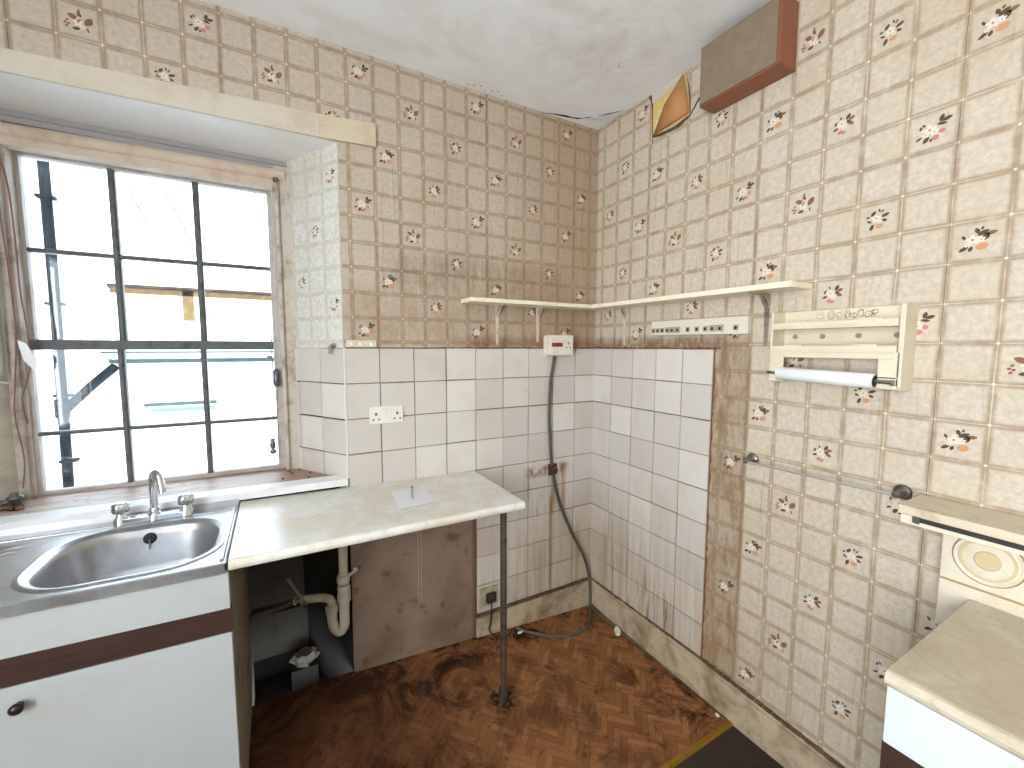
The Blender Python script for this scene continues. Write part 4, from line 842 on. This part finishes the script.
rl = thing('foil_roll', 'pale bluish-white roll held at the bottom of the ivory dispenser', 'roll', (-.088, -1.2, 1.44))
m = M(); m.lathe((-.088, -1.076, 1.4625), (0, -1, -.035), [(0, .0205), (.002, .022), (.270, .022), (.272, .0205)], 24); m.build('roll', mat('pale_wrap', srgb(228, 230, 234), .3), rl)
m = M(); m.lathe((-.088, -1.3485, 1.453), (0, -1, -.035), [(0, .0175), (.0015, .015)], 20); m.build('core', M_BLK, rl)

# ---- chrome towel rail
tw = thing('towel_rail', 'thin chrome towel rail between two round mounts on the right wall', 'towel rail', (-.03, -1.17, 1.11))
m = M(); m.tube([(-.05, -.955, 1.116), (-.05, -1.405, 1.122)], .0042, 12); m.build('bar', mat('satin_chrome', srgb(206, 204, 198), .4, .7), tw)
for y in (-.955, -1.405):
    m = M(); z = 1.116 if y > -1 else 1.122; m.lathe((-.001, y, z+.003), (-1, 0, 0), [(0, .022), (.004, .0225), (.008, .017), (.012, .008), (.04, .007), (.045, .010), (.054, .010), (.058, .005)], 22); m.build('mount', M_DCHROME, tw)
# remains of old sticker motifs come from the wall

# ---- boxed-in unit under the ceiling
bx = thing('wall_box', 'shallow brown wall box with grey-brown front under the ceiling', 'box', (-.05, -.88, 2.49))
m = M(); m.prism([(-.001, -.722, 2.500), (-.001, -1.031, 2.500), (-.001, -1.031, 2.722), (-.001, -.722, 2.722)], (-.096, 0, 0)); m.build('carcass', mat('red_brown_varnish', srgb(140, 84, 58), .45, dirt=srgb(112, 62, 42), dscale=5, damt=.6, stretch=(4, 1, 8)), bx, bevel=.002)
m = M(); m.box(-.1015, -.0965, -.727, -1.020, 2.506, 2.716); m.build('front_panel', mat('grey_brown_panel', srgb(128, 112, 94), .6, dirt=srgb(150, 136, 112), dscale=16, damt=.5, bump=.1), bx, bevel=.001)

# ---- small fittings by the reveal
m = M(); m.box(-1.345, -1.222, -.010, -.001, 1.549, 1.578); 
for x in (-1.325, -1.29, -1.245): m.lathe((x, -.010, 1.563), (0, -1, 0), [(0, .007), (.003, .006)], 8, 1)
tag(m.build('wall_batten', [mat('cream_batten', srgb(206, 196, 172), .6, dirt=srgb(240, 236, 224), dscale=40), M_WHITEP], origin=(-1.28, -.005, 1.55), bevel=.001), 'short cream batten just above the tiles beside the window reveal', 'batten')
hk = Vector((-1.353, 0, 0))+dv*.055+nn*.006
m = M(); m.lathe(hk+Vector((0, 0, 1.556)), nn, [(0, .010), (.004, .010), (.006, .005), (.016, .005)], 10); m.tube([hk+nn*.014+Vector((0, 0, 1.556)), hk+nn*.018+Vector((0, 0, 1.545)), hk+nn*.020+Vector((-.004, 0, 1.520))], [.006, .008, .005], 8)
tag(m.build('wall_hook', mat('hook_metal', srgb(150, 136, 118), .4, .6), origin=tuple(hk+Vector((0, 0, 1.54)))), 'small metal hook on the tiled window reveal', 'hook')

# ================================================================ CREAM HEATER AND CORNER UNIT ON THE RIGHT
M_IVM = mat('ivory_enamel', srgb(222, 214, 196), .4, dirt=srgb(194, 180, 148), dscale=12, damt=.4)
ht = thing('appliance_panel', 'ivory enamel appliance back with overhanging top and round embossed disc, beside the right wall', 'appliance', (-.05, -1.75, .85))
m = M(); m.box(-.055, -.001, -1.510, -2.1, .80, 1.105); m.build('back_plate', M_IVM, ht, bevel=.003)
m = M(); m.box(-.160, -.001, -1.445, -2.1, 1.107, 1.131); m.build('top_slab', mat('worn_ivory_top', srgb(208, 197, 174), .5, dirt=srgb(140, 118, 86), dscale=9, damt=.6, lo=.5, hi=.72), ht, bevel=.003)
m = M(); m.box(-.158, -.135, -1.452, -2.1, 1.083, 1.107); m.build('fascia_lip', M_IVM, ht, bevel=.002)
m = M(); m.box(-.1615, -.1575, -1.490, -2.1, 1.096, 1.108); m.build('dark_slot', M_BLK, ht)
m = M(); m.box(-.165, -.158, -1.478, -1.492, 1.092, 1.110); m.build('end_clip', M_DCHROME, ht)
M_GROOVE = mat('dark_ivory_groove', srgb(170, 146, 104), .6)  # darker ivory tone for the groove line and disc rim
m = M(); m.box(-.0565, -.0545, -1.512, -2.1, .928, .934); m.build('groove', M_GROOVE, ht)
cy, cz_ = -1.596, 1.013
m = M(); m.lathe((-.055, cy, cz_), (-1, 0, 0), [(0, .064), (.004, .063), (.005, .059), (.001, .056), (.001, .054), (.0055, .050), (.0055, .046)], 44)
dsc = m.build('embossed_disc', M_IVM, ht)
m = M(); R0 = [(.0035, .062), (.0052, .0595)]; m = M()
def annulus(m, x, r0, r1, x2=None, mi=0, n=44, sm=True):
    x2 = x if x2 is None else x2
    P = [(x, cy+r0*math.cos(2*math.pi*k/n), cz_+r0*math.sin(2*math.pi*k/n)) for k in range(n)]; Q = [(x2, cy+r1*math.cos(2*math.pi*k/n), cz_+r1*math.sin(2*math.pi*k/n)) for k in range(n)]
    m.add(P+Q, [(k, (k+1) % n, n+(k+1) % n, n+k) for k in range(n)], mi, sm)
annulus(m, -.0608, .046, .030, -.0560, 0); annulus(m, -.0560, .030, .022, -.0625, 0); annulus(m, -.0625, .022, .0005, -.0635, 0); annulus(m, -.0555, .0655, .0625, -.0600, 1); annulus(m, -.0610, .0515, .046, -.0608, 0)
m.build('disc_centre', [mat('ivory_dish', srgb(206, 190, 152), .4), M_GROOVE], dsc)

M_MARB2 = marble('beige_marbled_laminate', srgb(204, 194, 176), srgb(188, 176, 154), srgb(168, 154, 132))
cu = thing('base_unit', 'white-fronted base cabinet with beige marbled top in the right foreground', 'cabinet', (-.3, -1.85, 0))
YL = -1.572
m = M(); pf_ = []
for k in range(7): a = -math.pi/2+math.pi*k/6; pf_.append((-.548-.014*math.cos(a), .8835+.0155*math.sin(a)))
m.prism([(x, YL, z) for x, z in pf_]+[(-.060, YL, .899), (-.060, YL, .868)], (0, -.62, 0)); m.build('top', M_MARB2, cu, bevel=.001)
m = M(); m.box(-.535, -.06, YL-.006, -2.18, .0, .866); m.build('carcass', M_MEL, cu)
m = M(); m.box(-.552, -.536, YL-.003, -2.18, .745, .866); m.build('drawer_front', mat('clean_white_melamine', srgb(206, 212, 216), .4), cu, bevel=.0015)
m = M(); m.box(-.549, -.534, YL-.001, -2.18, .66, .744); m.build('rail', M_WOODR, cu)
m = M(); m.box(-.552, -.536, YL-.003, -2.18, .06, .659); m.build('door', bpy.data.materials['clean_white_melamine'], cu, bevel=.0015)

# ================================================================ FLOOR LITTER
def crumple(name, c, r, mt, seed, lab, cat, sx=1, sy=1, sz=.8):
    rr = random.Random(seed); bm = bmesh.new(); bmesh.ops.create_icosphere(bm, subdivisions=2, radius=1)
    for v in bm.verts: k = rr.uniform(.72, 1.15); v.co = Vector((v.co.x*r*k*sx, v.co.y*r*k*sy, (v.co.z*k*sz)*r))
    zmin = min(v.co.z for v in bm.verts)
    for v in bm.verts: v.co.z -= zmin
    me = bpy.data.meshes.new(name); bm.to_mesh(me); bm.free(); me.materials.append(mt)
    o = bpy.data.objects.new(name, me); COL.objects.link(o); o.location = c; tag(o, lab, cat); return o
M_SCR = mat('dirty_white_scrap', srgb(214, 208, 196), .8, dirt=srgb(150, 138, 120), dscale=60)
crumple('crumpled_paper', (-.055, -.300, fh(-.05, -.3)), .022, M_SCR, 1, 'crumpled white scrap lying against the right skirting near the corner', 'paper scrap', .8, 1.1, 1.0)
crumple('plaster_crumb', (-.045, -.885, fh(-.04, -.885)+.001), .009, M_SCR, 2, 'tiny white crumb on the lino beside the brass strip', 'crumb', 1, 1.3, .7)
crumple('dirt_clod', (-1.10, -.245, fh(-1.1, -.245)), .024, M_GRIME, 3, 'small black clump on the lino left of the metal leg', 'debris', .7, .8, 1.3)
crumple('plaster_crumb', (-.53, -.075, fh(-.53, -.075)), .012, M_SCR, 4, 'flat pale flake on the lino behind the metal leg', 'crumb', 1.6, .8, .5)

for o in S.objects:
    if '_o' in o.keys(): del o['_o']
